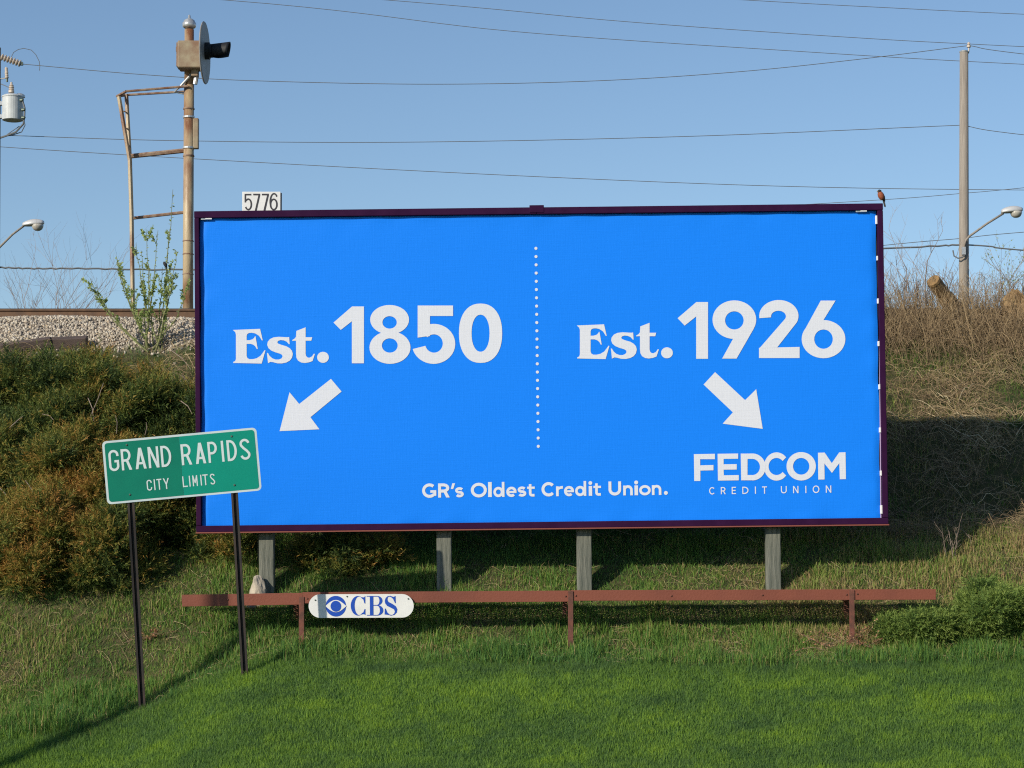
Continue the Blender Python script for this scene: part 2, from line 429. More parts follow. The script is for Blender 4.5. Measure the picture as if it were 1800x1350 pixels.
        st([(h, 0), (h, x)]); st(circ(W * .95, x - .30, W * .95 - h, .30 + .02 - h, 150, 88, 10))
    elif ch == 'o': st(circ(W / 2, x / 2, W / 2 - h, x / 2 + .015 - h), w, True)
    elif ch == 'd': st(circ(W * .45, x / 2, W * .45 - h, x / 2 + .015 - h), w, True); st([(W - h, 0), (W - h, 1.06)])
    elif ch == 'e':
        st(circ(W / 2, x / 2, W / 2 - h, x / 2 + .015 - h, 0, 312, 24)); st([(h, x / 2 - .01), (W - .01, x / 2 - .01)], w * .78)
    elif ch == 'i': st([(W / 2, 0), (W / 2, x)], W * .9); Q.append(circ(W / 2, .91, W / 2, None, 0, 345, 15))
    elif ch == 't': st([(W * .40, .88), (W * .40, .22)] + circ(W * .40 + .14, .22, .14, .22 - h, 180, 268, 8) + [(W * .96, h)]); st([(0, x - h * .8), (W, x - h * .8)], w * .85)
    elif ch == "'": Q.append([(W * .35, 1), (W, 1), (W * .55, .6), (0, .6)])
    elif ch == '.': Q.append(circ(W / 2, W / 2, W / 2, None, 0, 345, 15))
    return S, Q
class Print:
    """flat print: polygons in a picture frame (u right, v DOWN), mapped on to a panel's own plane"""
    def __init__(self, fmap, y, up=1): self.mb = MB(); self.fm = fmap; self.y = y; self.k = 0; self.parts = []
    def _y(self): self.k += 1; return self.y - .00012 * (self.k % 7)
    def poly(self, pts):
        y = self._y(); q = [self.fm(*p) for p in pts]; v = [Vector((a, c, 0)) for a, c in q]
        self.mb.add([(a, y, c) for a, c in q], [tuple(t) for t in tessellate_polygon([v])])
    def band(self, LRc):
        L, R, c = LRc; y = self._y(); q = [self.fm(*p) for p in L] + [self.fm(*p) for p in R]; n = len(L)
        rng = range(n if c else n - 1)
        self.mb.add([(a, y, b) for a, b in q], [(k, (k + 1) % n, n + (k + 1) % n, n + k) for k in rng])
    def text(self, items, base, cap, w):
        """items (char, u_left, u_right); base ((u0,v0),(u1,v1)) baseline; cap height and stroke in the same units"""
        (u0, v0), (u1, v1) = base; sl = (v1 - v0) / (u1 - u0); cs = 1 / math.sqrt(1 + sl * sl); sn = sl * cs
        for ch, a, b in items:
            W = (b - a) / cap; S, Q = glyph(ch, W, w / cap * (.88 if ch in 'sedtnro' else 1))
            bv = v0 + sl * (a - u0)
            f = lambda p: (a + (p[0] * cs + p[1] * sn) * cap, bv + (p[0] * sn - p[1] * cs) * cap)
            for L, R, c in S: self.band(([f(p) for p in L], [f(p) for p in R], c))
            for q in Q: self.poly([f(p) for p in q])
            self.cut()
    def cut(self):
        """what was drawn since the last cut is one character of its own"""
        if self.mb.v: self.parts.append(self.mb); self.mb = MB()
        return self
    def build(self, name, m, parent, **k):
        self.cut(); o = None
        for b in self.parts:
            me = bpy.data.meshes.new(name); me.from_pydata(b.v, [], b.f); me.update()
            o = obj(name, me, m, parent, local=True, **k)
        return o

# ------------------------------------------------------------------ billboard
ROLL = .0118
B0 = P(950, 645.5, 0)
bb = root('billboard', 'large blue billboard with est. 1850 and est. 1926 on weathered timber posts', 'billboard', B0, rot=(0, -ROLL, 0))
ca, sa = math.cos(ROLL), math.sin(ROLL)
def BL(px, py, y=0.0):
    w = P(px, py, y) - B0
    return (w.x * ca + w.z * sa, -w.x * sa + w.z * ca)
HW, HH = 3.815, 1.778
VY = .046
def bar(x0, x1, z0, z1, y0, y1): return MB().box(((x0 + x1) / 2, (y0 + y1) / 2, (z0 + z1) / 2), (x1 - x0, y1 - y0, z1 - z0))
obj('frame_rail', bar(-HW, -.02, HH - .075, HH, 0, .10), M['plum'], bb, local=True, bevel=.006)
obj('frame_rail', bar(-.016, HW, HH - .076, HH - .001, 0, .10), M['plum'], bb, local=True, bevel=.006)
obj('joint_cover', bar(-.10, .06, HH - .06, HH + .022, -.006, .03), M['plum'], bb, local=True, bevel=.004)
obj('frame_rail', bar(-HW, HW, -HH, -HH + .07, 0, .10), M['plum'], bb, local=True, bevel=.006)
obj('frame_stile', bar(-HW + .001, -HW + .055, -HH + .072, HH - .078, 0.001, .10), M['plum'], bb, local=True, bevel=.006)
obj('frame_stile', bar(HW - .062, HW - .001, -HH + .072, HH - .079, 0.001, .10), M['plum'], bb, local=True, bevel=.006)
obj('bottom_lip', bar(-HW - .004, HW + .004, -HH - .014, -HH - .001, -.012, .10), M['plum_red'], bb, local=True)
obj('backing_panel', bar(-HW + .02, HW - .02, -HH + .02, HH - .02, .072, .092), M['dark_back'], bb, local=True)
# vinyl sheet with a slightly wavy hem and rolled edges
VL, VT = BL(350, 375.5); VR, VB = BL(1550, 919)
nu, nv = 260, 130; vs = []; fs = []
for j in range(nv + 1):
    for i in range(nu + 1):
        s, t = i / nu, j / nv
        zt = VT + .006 * math.sin(s * 31) * math.sin(s * 7.3) + .004 * math.sin(s * 90)
        zb = VB + .010 * math.sin(s * 17 + 1) * math.sin(s * 5) + .004 * math.sin(s * 70)
        xl = VL + .006 * math.sin(t * 20); xr = VR + .008 * math.sin(t * 24) * math.sin(t * 3 + 1)
        e = min(s * 7.5, (1 - s) * 7.5, t * 3.5, (1 - t) * 3.5)
        ed = math.exp(-e / .10)
        pull = .0045 * ed * (math.sin(s * 7.5 * 11 + t * 9) + .7 * math.sin(t * 3.5 * 17 + s * 6) + .5 * math.sin((s * 7.5 - t * 3.5) * 14))
        vs.append((xl + (xr - xl) * s, VY + .014 * math.exp(-(e / .03) ** 2) + pull, zb + (zt - zb) * t))
for j in range(nv):
    for i in range(nu):
        k = j * (nu + 1) + i; fs.append((k, k + 1, k + nu + 2, k + nu + 1))
me = bpy.data.meshes.new('vinyl'); me.from_pydata(vs, [], fs); me.update(); me.polygons.foreach_set('use_smooth', [True] * len(me.polygons))
vinyl = obj('vinyl_sheet', me, M['vinyl_blue'], bb, local=True)
ZL = VY - .0035
def crop(cx, cy, s): return lambda u, v: BL(cx + u / s, cy + v / s, ZL)
E_ = [(85,180),(515,162),(557,345),(543,345),(500,275),(440,235),(385,225),(340,228),(312,245),(302,275),(302,342),(345,342),(395,328),(425,300),(433,280),(443,282),(478,482),(463,482),(440,440),(405,412),(365,400),(302,400),(302,590),(315,625),(345,642),(400,642),(460,628),(520,590),(565,530),(585,500),(600,505),(540,712),(90,702),(92,685),(122,670),(132,640),(132,250),(122,215)]
S_ = [(975,292),(983,405),(972,405),(935,365),(890,345),(840,340),(800,352),(788,375),(800,395),(850,415),(930,438),(985,470),(1020,510),(1033,560),(1020,620),(985,665),(930,695),(860,710),(790,708),(720,690),(680,685),(640,705),(623,545),(640,545),(665,590),(710,630),(760,648),(810,648),(850,632),(870,605),(865,575),(830,555),(760,535),(690,505),(645,465),(627,415),(635,370),(670,325),(725,298),(800,288),(880,292),(940,295)]
T_ = [(1235,138),(1235,295),(1340,295),(1325,350),(1235,350),(1235,560),(1245,595),(1270,618),(1300,618),(1335,600),(1365,555),(1382,560),(1345,672),(1290,692),(1225,703),(1165,695),(1115,665),(1090,620),(1083,560),(1083,350),(1025,352),(1025,338),(1060,318),(1082,290),(1088,195)]
def ell(cx, cy, rx, ry, a0=0, a1=360, n=40, e=2.0):
    out = []
    for k in range(n + 1):
        a = math.radians(a0 + (a1 - a0) * k / n); c, s = math.cos(a), math.sin(a)
        out.append((cx + rx * math.copysign(abs(c) ** (2 / e), c), cy - ry * math.copysign(abs(s) ** (2 / e), s)))
    return out
for ox, oy in ((0, 0), (604.6, -7.9)):
    p = Print(lambda u, v: BL(400 + ox + u / 9, 560 + oy + v / 9, ZL), ZL)
    for q in (E_, S_, T_, ell(1510, 613, 93, 87, 0, 350, 30)): p.poly(q); p.cut()
    p.build('letter', M['vinyl_white'], vinyl)
p = Print(crop(380, 500, 3.103), ZL)
p.poly([(740, 120), (806, 120), (806, 430), (740, 430)]); p.poly([(741, 120), (640, 208), (680, 248), (741, 200)]); p.cut()
p.band(ringband(ell(946, 192, 106, 80), ell(946, 207, 39, 34))); p.band(ringband(ell(948, 344, 112, 89), ell(947, 333, 43, 39))); p.cut()
p.poly([(1099, 115), (1292, 115), (1292, 172), (1099, 172)]); p.poly([(1099, 170), (1166, 170), (1166, 282), (1140, 284), (1099, 290)])
p.band(ringband(ell(1186, 324, 118, 109, 137, -165), ell(1188, 322, 48, 50, 137, -165))); p.cut()
p.band(ringband(ell(1442, 266, 118, 162, e=2.25), ell(1442, 266, 49, 101, e=2.15)))
p.build('letter', M['vinyl_white'], vinyl)
p = Print(crop(980, 500, 3.069), ZL)
p.poly([(748, 95), (812, 95), (812, 401), (748, 401)]); p.poly([(749, 95), (648, 182), (686, 222), (749, 172)]); p.cut()
p.band(ringband(ell(954, 190, 118, 104), ell(954, 194, 50, 49))); p.poly([(950, 288), (1058, 240), (966, 400), (888, 400)]); p.cut()
p.band(ringband(ell(1194, 170, 106, 86, 188, -25), ell(1192, 172, 40, 30, 190, -25)))
p.poly([(1290, 206), (1185, 340), (1087, 347), (1229, 184)]); p.poly([(1087, 342), (1306, 337), (1306, 397), (1087, 397)]); p.cut()
p.band(ringband(ell(1435, 295, 118, 103), ell(1435, 295, 50, 52))); p.poly([(1420, 87), (1500, 87), (1428, 203), (1322, 266)])
p.build('letter', M['vinyl_white'], vinyl)
p = Print(crop(380, 500, 3.103), ZL); p.poly([(346, 800), (400, 588), (453, 652), (626, 515), (684, 584), (514, 724), (563, 790)])
p.build('printed_arrow', M['vinyl_white'], vinyl)
p = Print(crop(980, 500, 3.069), ZL); p.poly([(850, 473), (1012, 624), (1072, 565), (1107, 779), (891, 751), (946, 690), (788, 540)])
p.build('printed_arrow', M['vinyl_white'], vinyl)
p = Print(lambda u, v: BL(u, v, ZL), ZL)
for k in range(25): p.poly(ell(942 + 4.2 * k / 24, 436.5 + 348 * k / 24, 2.7, 2.7, 0, 330, 11)); p.cut()
p.build('printed_dot', M['vinyl_white'], vinyl)
p = Print(crop(730, 830, 7.826), ZL)
p.text([('G',95,290),('R',315,475),("'",490,550),('s',550,668),('O',765,985),('l',1003,1053),('d',1075,1228),('e',1253,1395),('s',1410,1528),('t',1540,1645)], ((95, 352), (1645, 335)), 194, 41)
p.build('letter', M['vinyl_white'], vinyl)
p = Print(crop(950, 830, 7.5), ZL)
p.text([('C',15,188),('r',207,300),('e',312,445),('d',458,605),('i',635,685),('t',700,800),('U',898,1065),('n',1092,1218),('i',1238,1290),('o',1302,1455),('n',1470,1595),('.',1628,1680)], ((15, 319), (1680, 299)), 185, 39)
p.build('letter', M['vinyl_white'], vinyl)
p = Print(crop(1200, 780, 6.0), ZL)
p.poly([(118,110),(340,106),(340,163),(185,163),(185,228),(325,224),(325,280),(187,283),(187,393),(122,393)]); p.cut()
p.poly([(368,106),(585,103),(585,158),(432,160),(432,217),(570,215),(570,272),(432,274),(434,333),(592,330),(592,386),(372,389)]); p.cut()
p.poly([(612, 104), (684, 104), (684, 386), (617, 386)]); p.poly([(680, 104), (736, 103), (736, 160), (680, 160)]); p.poly([(680, 330), (736, 330), (736, 386), (680, 386)])
p.band(ringband(ell(735, 245, 140, 142, 90, -90), ell(735, 245, 80, 85, 90, -90))); p.cut()
p.band(ringband(ell(990, 240, 132, 149, 40, 320), ell(990, 240, 84, 90, 40, 320))); p.cut(); p.band(ringband(ell(1250, 238, 155, 150), ell(1250, 238, 86, 88))); p.cut()
p.poly([(1427,95),(1497,93),(1573,205),(1650,92),(1718,90),(1722,373),(1657,375),(1652,205),(1575,308),(1495,208),(1497,377),(1430,378)])
p.build('letter', M['vinyl_white'], vinyl)
p = Print(crop(1200, 780, 6.0), ZL)
p.text([('C',280,338),('R',403,455),('E',518,563),('D',630,695),('I',763,773),('T',838,890),('U',1037,1098),('N',1165,1222),('I',1295,1305),('O',1372,1443),('N',1510,1568)], ((280, 535), (1568, 516)), 76, 10.5)
p.build('letter', M['vinyl_white'], vinyl)
# clips, ratchets, tension rod
cx_, _ = BL(1547, 650)
obj('tension_rod', MB().tube([(BL(1546, 380)[0], VY + .004, BL(1546, 380)[1]), (BL(1550, 912)[0], VY + .004, BL(1550, 912)[1])], .008, 6), M['mauve'], bb, local=True)
for (px, y0, y1, w) in ((1543, 378, 393, 7), (1544, 449, 457, 5), (1545, 524, 533, 5), (1546, 599, 608, 5), (1547.5, 675, 684, 5), (1548.5, 751, 760, 5), (1550, 827, 836, 5), (1551, 888, 903, 6)):
    x0, z1 = BL(px - w / 2, y0); x1, z0 = BL(px + w / 2, y1)
    obj('clip', bar(x0, x1, z0, z1, VY - .018, VY + .008), M['clip'], bb, local=True, bevel=.004)
for (px, py) in ((425, 379), (512, 378), (636, 376.5), (1466, 365.5), (760, 375), (880, 373), (1010, 371), (1140, 370), (1270, 368.5)):
    x, z = BL(px, py); obj('clip', bar(x - .025, x + .025, z - .008, z + .008, VY - .02, VY + .004), M['clip'], bb, local=True)
for (px, py) in ((364, 384), (1516, 370.5)):
    x, z = BL(px, py); r = obj('ratchet', bar(x - .07, x + .05, z - .012, z + .012, VY - .03, VY + .004), M['steel'], bb, local=True, bevel=.003)
    obj('spool', MB().tube([(x - .02, VY - .028, z), (x + .05, VY - .028, z)], .011, 8), M['clip'], r, local=True)
# timber posts (upright, standing in the bank), with a stringer row behind the panel
for px in (469, 781.5, 1028, 1361):
    w = P(px, 985, .10); wx = w.x
    zb = zg(wx, .18) - .35; zt = B0.z + HH - .25
    pm = MB().box((0, 0, (zt - zb) / 2), (.162, .16, zt - zb))
    o = obj('post', pm, M['post_wood'], None, bevel=.008)
    o.parent = bb
    o.matrix_parent_inverse = Matrix.LocRotScale(B0, bb.rotation_euler, None).inverted()
    o.location = (wx, .185, zb); o.rotation_euler = (0, math.radians(-.5), math.radians(random.uniform(-2, 2)))
for z in (-1.2, 0, 1.2): obj('stringer', bar(-HW + .1, HW - .1, z - .05, z + .05, .27, .33), M['post_wood'], bb, local=True)

# ------------------------------------------------------------------ catwalk beam in front of the billboard
YB = -.9
C0 = P(982, 1060, YB)
cw = root('catwalk', 'low red-brown steel catwalk beam running in front of the billboard posts', 'catwalk', (C0.x, YB, zg(C0.x, YB)))
def beam(px0, py0, px1, py1, hh, dy=0.0):
    a, b_ = P(px0, py0, YB), P(px1, py1, YB)
    pr = [(0, 0), (0, -hh), (.010, -hh), (.010, -.010), (.075, -.010), (.075, 0)]
    return MB().prism([(y + dy, z) for y, z in pr], a, b_, (0, 1, 0), (0, 0, 1))
obj('beam', beam(320, 1045.5, 531, 1042, .125), M['beam'], cw, bevel=.002)
obj('beam', beam(531.5, 1041, 1003, 1038, .118), M['beam'], cw, bevel=.002)
obj('beam', beam(1003.5, 1037.5, 1645, 1035.5, .112), M['beam'], cw, bevel=.002)
def angle_post(px, py, front, wd=.055):
    t = P(px, py, YB + front); zb = zg(t.x, YB) - .25
    pr = [(-wd / 2, 0), (wd / 2, 0), (wd / 2, .06), (wd / 2 - .008, .06), (wd / 2 - .008, .008), (-wd / 2, .008)]
    return MB().prism(pr, (t.x, YB + front, zb), (t.x, YB + front, t.z))
for px, py, fr in ((530, 1049, -.010), (1003, 1039, -.012), (1497.5, 1037, -.012)):
    obj('upright', angle_post(px, py, fr), M['beam_dark'], cw, bevel=.002)
    b0 = P(px - 14, 1055, -.30); zb = zg(b0.x, -.3) - .2
    obj('rear_upright', MB().prism([(0, 0), (.05, 0), (.05, .05), (0, .05)], (b0.x, -.32, zb), (b0.x, -.32, 1.655)), M['beam_dark'], cw)
    obj('bracket', MB().box((P(px, 1050, YB).x, -.60, 1.625), (.045, .56, .05)), M['beam_dark'], cw)
for px, py in ((540, 1052), (994, 1048), (1012, 1047), (1488, 1045), (1507, 1044), (700, 1050), (1180, 1047), (1340, 1046), (400, 1054)):
    q = P(px, py, YB); obj('bolt', MB().lathe([(.010, 0), (.010, .007), (.005, .011)], (q.x, YB, q.z), (0, -1, 0), 6), M['beam_dark'], cw)
xa, xb = P(326, 1050, YB).x, P(1640, 1040, YB).x
obj('rear_beam', MB().prism([(0, 0), (.06, 0), (.06, -.06), (0, -.06)], (xa, -.33, 1.655), (xb, -.33, 1.705), (0, 1, 0), (0, 0, 1)), M['beam_dark'], cw)
gm = MB(); zt = lambda x: 1.652 + (x - xa) / (xb - xa) * .045
n = int((xb - xa) / .05)
for k in range(n):
    for s in (1, -1):
        x0 = xa + .1 + k * .05; x1 = x0 + s * .24
        if not (xa < x1 < xb): continue
        d = Vector((x1 - x0, .52, 0)).normalized(); nn = Vector((-d.y, d.x, 0)) * .0085
        p0, p1 = Vector((x0, YB + .05, zt(x0))), Vector((x1, -.33, zt(x1)))
        up = Vector((0, 0, .006 if s > 0 else -.006))
        gm.add([p0 - nn, p0 + nn, p1 + nn, p1 - nn, p0 - nn + up, p0 + nn + up, p1 + nn + up, p1 - nn + up], [(0, 1, 2, 3), (4, 5, 6, 7), (0, 1, 5, 4), (2, 3, 7, 6), (1, 2, 6, 5), (3, 0, 4, 7)])
obj('grating', gm, M['grating'], cw, kind='stuff')

# ------------------------------------------------------------------ broadcaster plate hung on the beam
def cbs():
    y = YB - .03; o = P(635, 1065, y)
    r = root('name_plate', 'white rounded plate with blue eye emblem and CBS lettering bolted to the beam', 'sign', o, rot=(0, -.008, 0))
    f = lambda u, v: ((lambda w: (w.x, w.z - .008 * w.x))(P(530 + u / 8.571, 1030 + v / 8.571, y) - o))
    pts = [f(*q) for q in ell(285, 303, 178, 178, 90, 270, 18) + ell(1512, 299, 178, 178, 270, 450, 18)]
    pl = obj('plate', MB().prism(pts, (0, 0, 0), (0, .012, 0), (1, 0, 0), (0, 0, 1)), M['white_paint'], r, local=True)
    b = Print(f, -.002); b.poly(ell(518, 305, 154, 156, 0, 352, 45)); em = b.build('eye_emblem', M['cbs_blue'], pl)
    up = [(360 + 316 * k / 20, 303 - 92 * math.sin(PI * k / 20)) for k in range(21)]; dn = [(676 - 316 * k / 20, 303 + 92 * math.sin(PI * k / 20)) for k in range(1, 20)]
    q = Print(f, -.0055); q.poly(up + dn); q.build('eye_white', M['white_paint'], pl)
    q = Print(f, -.0085); q.poly(ell(518, 305, 80, 82, 0, 350, 36)); q.build('eye_pupil', M['cbs_blue'], pl)
    q = Print(f, -.002)
    q.band(ringband(ell(852, 298, 110, 148, 48, 312), ell(868, 298, 68, 139, 48, 312)))
    q.poly([(962, 150), (962, 265), (948, 262), (932, 205), (900, 168), (940, 172)]); q.poly([(962, 345), (962, 440), (940, 424), (900, 430), (932, 395), (948, 350)]); q.cut()
    q.poly([(1030, 152), (1083, 152), (1083, 444), (1030, 444)])
    for z0, z1 in ((150, 160), (436, 446)): q.poly([(982, z0), (1142, z0), (1142, z1), (982, z1)])
    q.poly([(1083, 285), (1142, 285), (1142, 297), (1083, 297)])
    q.band(ringband(ell(1140, 222, 80, 72, 90, -90, 20), ell(1140, 222, 34, 62, 90, -90, 20))); q.band(ringband(ell(1140, 367, 92, 79, 90, -90, 20), ell(1140, 367, 40, 68, 90, -90, 20))); q.cut()
    q.poly([(1418,150),(1420,260),(1408,258),(1380,195),(1345,165),(1315,160),(1300,175),(1295,210),(1310,240),(1370,270),(1420,305),(1443,350),(1435,400),(1400,435),(1345,447),(1300,435),(1265,430),(1250,430),(1255,340),(1268,340),(1290,395),(1325,430),(1365,437),(1395,415),(1405,385),(1395,355),(1350,330),(1290,300),(1262,265),(1255,225),(1268,180),(1300,153),(1340,148),(1385,165)])
    q.build('letter', M['cbs_blue'], pl)
    for u, v in ((208, 213), (687, 158), (1608, 193)):
        a, c = f(u, v); obj('bolt', MB().lathe([(.008, 0), (.008, .006), (.004, .009)], (a, -.001, c), (0, -1, 0), 8), M['bolt'], r, local=True)
cbs()

# ------------------------------------------------------------------ city limits sign
def city_sign():
    y = -1.75; SR = math.atan2(25, 272); o = P(319.5, 819, y); c, s = math.cos(SR), math.sin(SR)
    r = root('city_limits_sign', 'tilted green city limits road sign on two dark posts in the lawn', 'road sign', (o.x, y, zg(o.x, y)))
    def f(u, v):
        w = P(170 + u / 5.806, 730 + v / 5.806, y) - o
        return (w.x * c + w.z * s, -w.x * s + w.z * c)
    hw, hh, rd = .795, .325, .045
    def rr(hw, hh, rd):
        out = []
        for cx, cy, a0 in ((hw - rd, hh - rd, 0), (-hw + rd, hh - rd, 90), (-hw + rd, -hh + rd, 180), (hw - rd, -hh + rd, 270)):
            out += circ(cx, cy, rd, rd, a0, a0 + 90, 6)
        return out
    def at(name, mb, m, **k):
        ob = obj(name, mb, m, r, local=True, **k); ob.location = (0, 0, o.z - r.location.z); ob.rotation_euler = (0, -SR, 0); return ob
    pan = at('panel', MB().prism(rr(hw, hh, rd), (0, 0, 0), (0, .004, 0), (1, 0, 0), (0, 0, 1)), M['sign_alu'])
    sx, _ = f(862, 500)
    inn = rr(hw - .024, hh - .022, .03)
    for nm, side, m, lb in (('green_sheet', -1, 'green_dark', 'darker green left sheet of the sign'), ('green_sheet', 1, 'green_light', 'brighter green right sheet of the sign')):
        pts = [(max(min(x, 9), sx + .001), z) if side > 0 else (min(x, sx - .001), z) for x, z in inn]
        cl = []
        for q in pts:
            if not cl or (abs(q[0] - cl[-1][0]) + abs(q[1] - cl[-1][1])) > 1e-5: cl.append(q)
        cl2 = []
        for q in cl:   # drop the collapsed points on the seam except its two ends
            cl2.append(q)
        me = MB(); v = [Vector((a, b, 0)) for a, b in cl2]
        yy = -.0022 if side < 0 else -.0026
        me.add([(a, yy, b) for a, b in cl2], [tuple(t) for t in tessellate_polygon([v])])
        mm = bpy.data.meshes.new(nm); mm.from_pydata(me.v, [], me.f); mm.update()
        obj(nm, mm, M[m], pan, local=True, label=lb)
    p = Print(f, -.005)
    p.text([('G',133,237),('R',260,365),('A',400,512),('N',535,643),('D',665,770)], ((133, 574), (770, 521)), 216, 24)
    p.text([('R',872,978),('A',1015,1120),('P',1145,1240),('I',1278,1312),('D',1340,1440),('S',1472,1575)], ((872, 511), (1575, 449)), 214, 24)
    p.text([('C',517,570),('I',588,606),('T',618,670),('Y',685,747)], ((517, 771), (747, 749)), 110, 12)
    p.text([('L',882,932),('I',946,964),('M',984,1035),('I',1062,1080),('T',1088,1142),('S',1163,1213)], ((882, 734), (1213, 704)), 110, 12)
    p.build('letter', M['sign_letter'], pan)
    for u, v in ((307, 303), (340, 810), (1378, 215), (1407, 713)):
        a, b = f(u, v); at('bolt', MB().lathe([(.011, 0), (.011, .007), (.006, .011)], (a, -.0, b), (0, -1, 0), 8), M['bolt'])
    for (ax_, ay_), (bx_, by_) in (((228, 850), (250, 1243)), ((410, 830), (430, 1181))):
        t = P(ax_, ay_, y + .012); g0 = P(bx_, by_, y + .012); d = (t - g0).normalized()
        zb = zg(g0.x, y) - .3; p0 = g0 - d * ((g0.z - zb) / d.z); p1 = t + d * .25
        a = .036
        pr = [(-a, 0), (-a, .006), (-.018, .008), (-.016, .042), (.016, .042), (.018, .008), (a, .006), (a, 0), (.013, 0), (.011, .036), (-.011, .036), (-.013, 0)]
        po = obj('post', MB().prism(pr, p0, p1), M['post_dark'], r, bevel=.0015)
city_sign()

# ------------------------------------------------------------------ railway track on top of the bank
tr = root('railway_track', 'rusty railway track on pale ballast along the top of the bank', 'railway track', (0, 7.7, zg(0, 7.7)))
def rail(y):
    z = 5.53
    pr = [(-.07, 0), (.07, 0), (.07, .012), (.012, .03), (.012, .125), (.034, .14), (.034, .165), (-.034, .165), (-.034, .14), (-.012, .125), (-.012, .03), (-.07, .012)]
    return MB().prism(pr, (-60, y, z), (60, y, z), (0, 1, 0), (0, 0, 1)), MB().box((0, y, z + .168), (120, .060, .007))
for y in (7.0, 8.44):
    a, b = rail(y); ro = obj('rail', a, M['rail_side'], tr); obj('rail_head', b, M['rail_head'], ro, local=True)
tie_me = None
for k in range(44):
    if tie_me is None: tie_me = MB().box((0, 0, 0), (.22, 2.5, .17)).mesh('tie')
    o = obj('tie', tie_me, M['tie'], tr, local=True); o.location = (-12 + .55 * k, .02 + random.uniform(-.03, .03), 5.435 - tr.location.z); o.rotation_euler[2] = random.uniform(-.02, .02)

# loose ballast stones
def stones(n, xr, yr, size, seed, name):
    r = np.random.default_rng(seed)
    x = r.uniform(*xr, n); y = r.uniform(*yr, n)
    m = ss(4.8, 5.12, y + .25 * (fbm(x * 1.4, y * 1.4, 41) - .5) - .25 * ss(-4.6, -3.2, x)) * ss(3.8, 2.6, x)
    keep = r.random(n) < m ** 1.3 + .006
    x, y = x[keep], y[keep]; n = len(x); z = zf(x, y)
    t = (1 + 5 ** .5) / 2
    ico = np.array([(-1, t, 0), (1, t, 0), (-1, -t, 0), (1, -t, 0), (0, -1, t), (0, 1, t), (0, -1, -t), (0, 1, -t), (t, 0, -1), (t, 0, 1), (-t, 0, -1), (-t, 0, 1)]) / 1.9
    fi = np.array([(0, 11, 5), (0, 5, 1), (0, 1, 7), (0, 7, 10), (0, 10, 11), (1, 5, 9), (5, 11, 4), (11, 10, 2), (10, 7, 6), (7, 1, 8), (3, 9, 4), (3, 4, 2), (3, 2, 6), (3, 6, 8), (3, 8, 9), (4, 9, 5), (2, 4, 11), (6, 2, 10), (8, 6, 7), (9, 8, 1)])
    s = r.uniform(*size, n)[:, None, None]
    v = ico[None] * (1 + r.uniform(-.38, .38, (n, 12, 1))) * s * r.uniform(.6, 1.25, (n, 1, 3))
    a = r.uniform(0, 6.28, n); ca_, sa_ = np.cos(a)[:, None], np.sin(a)[:, None]
    v = np.stack([v[..., 0] * ca_ - v[..., 1] * sa_, v[..., 0] * sa_ + v[..., 1] * ca_, v[..., 2]], 2)
    v += np.stack([x, y, z + .010], 1)[:, None, :]
    f = fi[None] + (np.arange(n) * 12)[:, None, None]
    return obj(name, tri_mesh(name, v, f, tint=np.repeat(r.random(n), 12)), M['stone_bits'])
tag(stones(12000, (-7.8, -2.4), (4.6, 6.95), (.012, .025), 3, 'ballast_stones'), 'pale crushed stone ballast beside the rail', 'ballast', kind='stuff')
def timber(px, py, y, ln, rz, tilt, label, sz=(.2, .16)):
    w = P(px, py, y); bm_ = MB().box((0, 0, 0), (ln, sz[0], sz[1]), None)
    o = obj('old_timber', bm_, M['tie'], bevel=.01); o.location = (w.x, y, zg(w.x, y) + .06); o.rotation_euler = (.3, tilt, rz)
    tag(o, label, 'timber')
timber(119, 588, 5.0, .52, .05, -.05, 'short weathered railway tie lying at the foot of the ballast')
timber(46, 600, 4.9, .66, .12, -.16, 'half buried dark tie end left of the short weathered tie', (.16, .13))

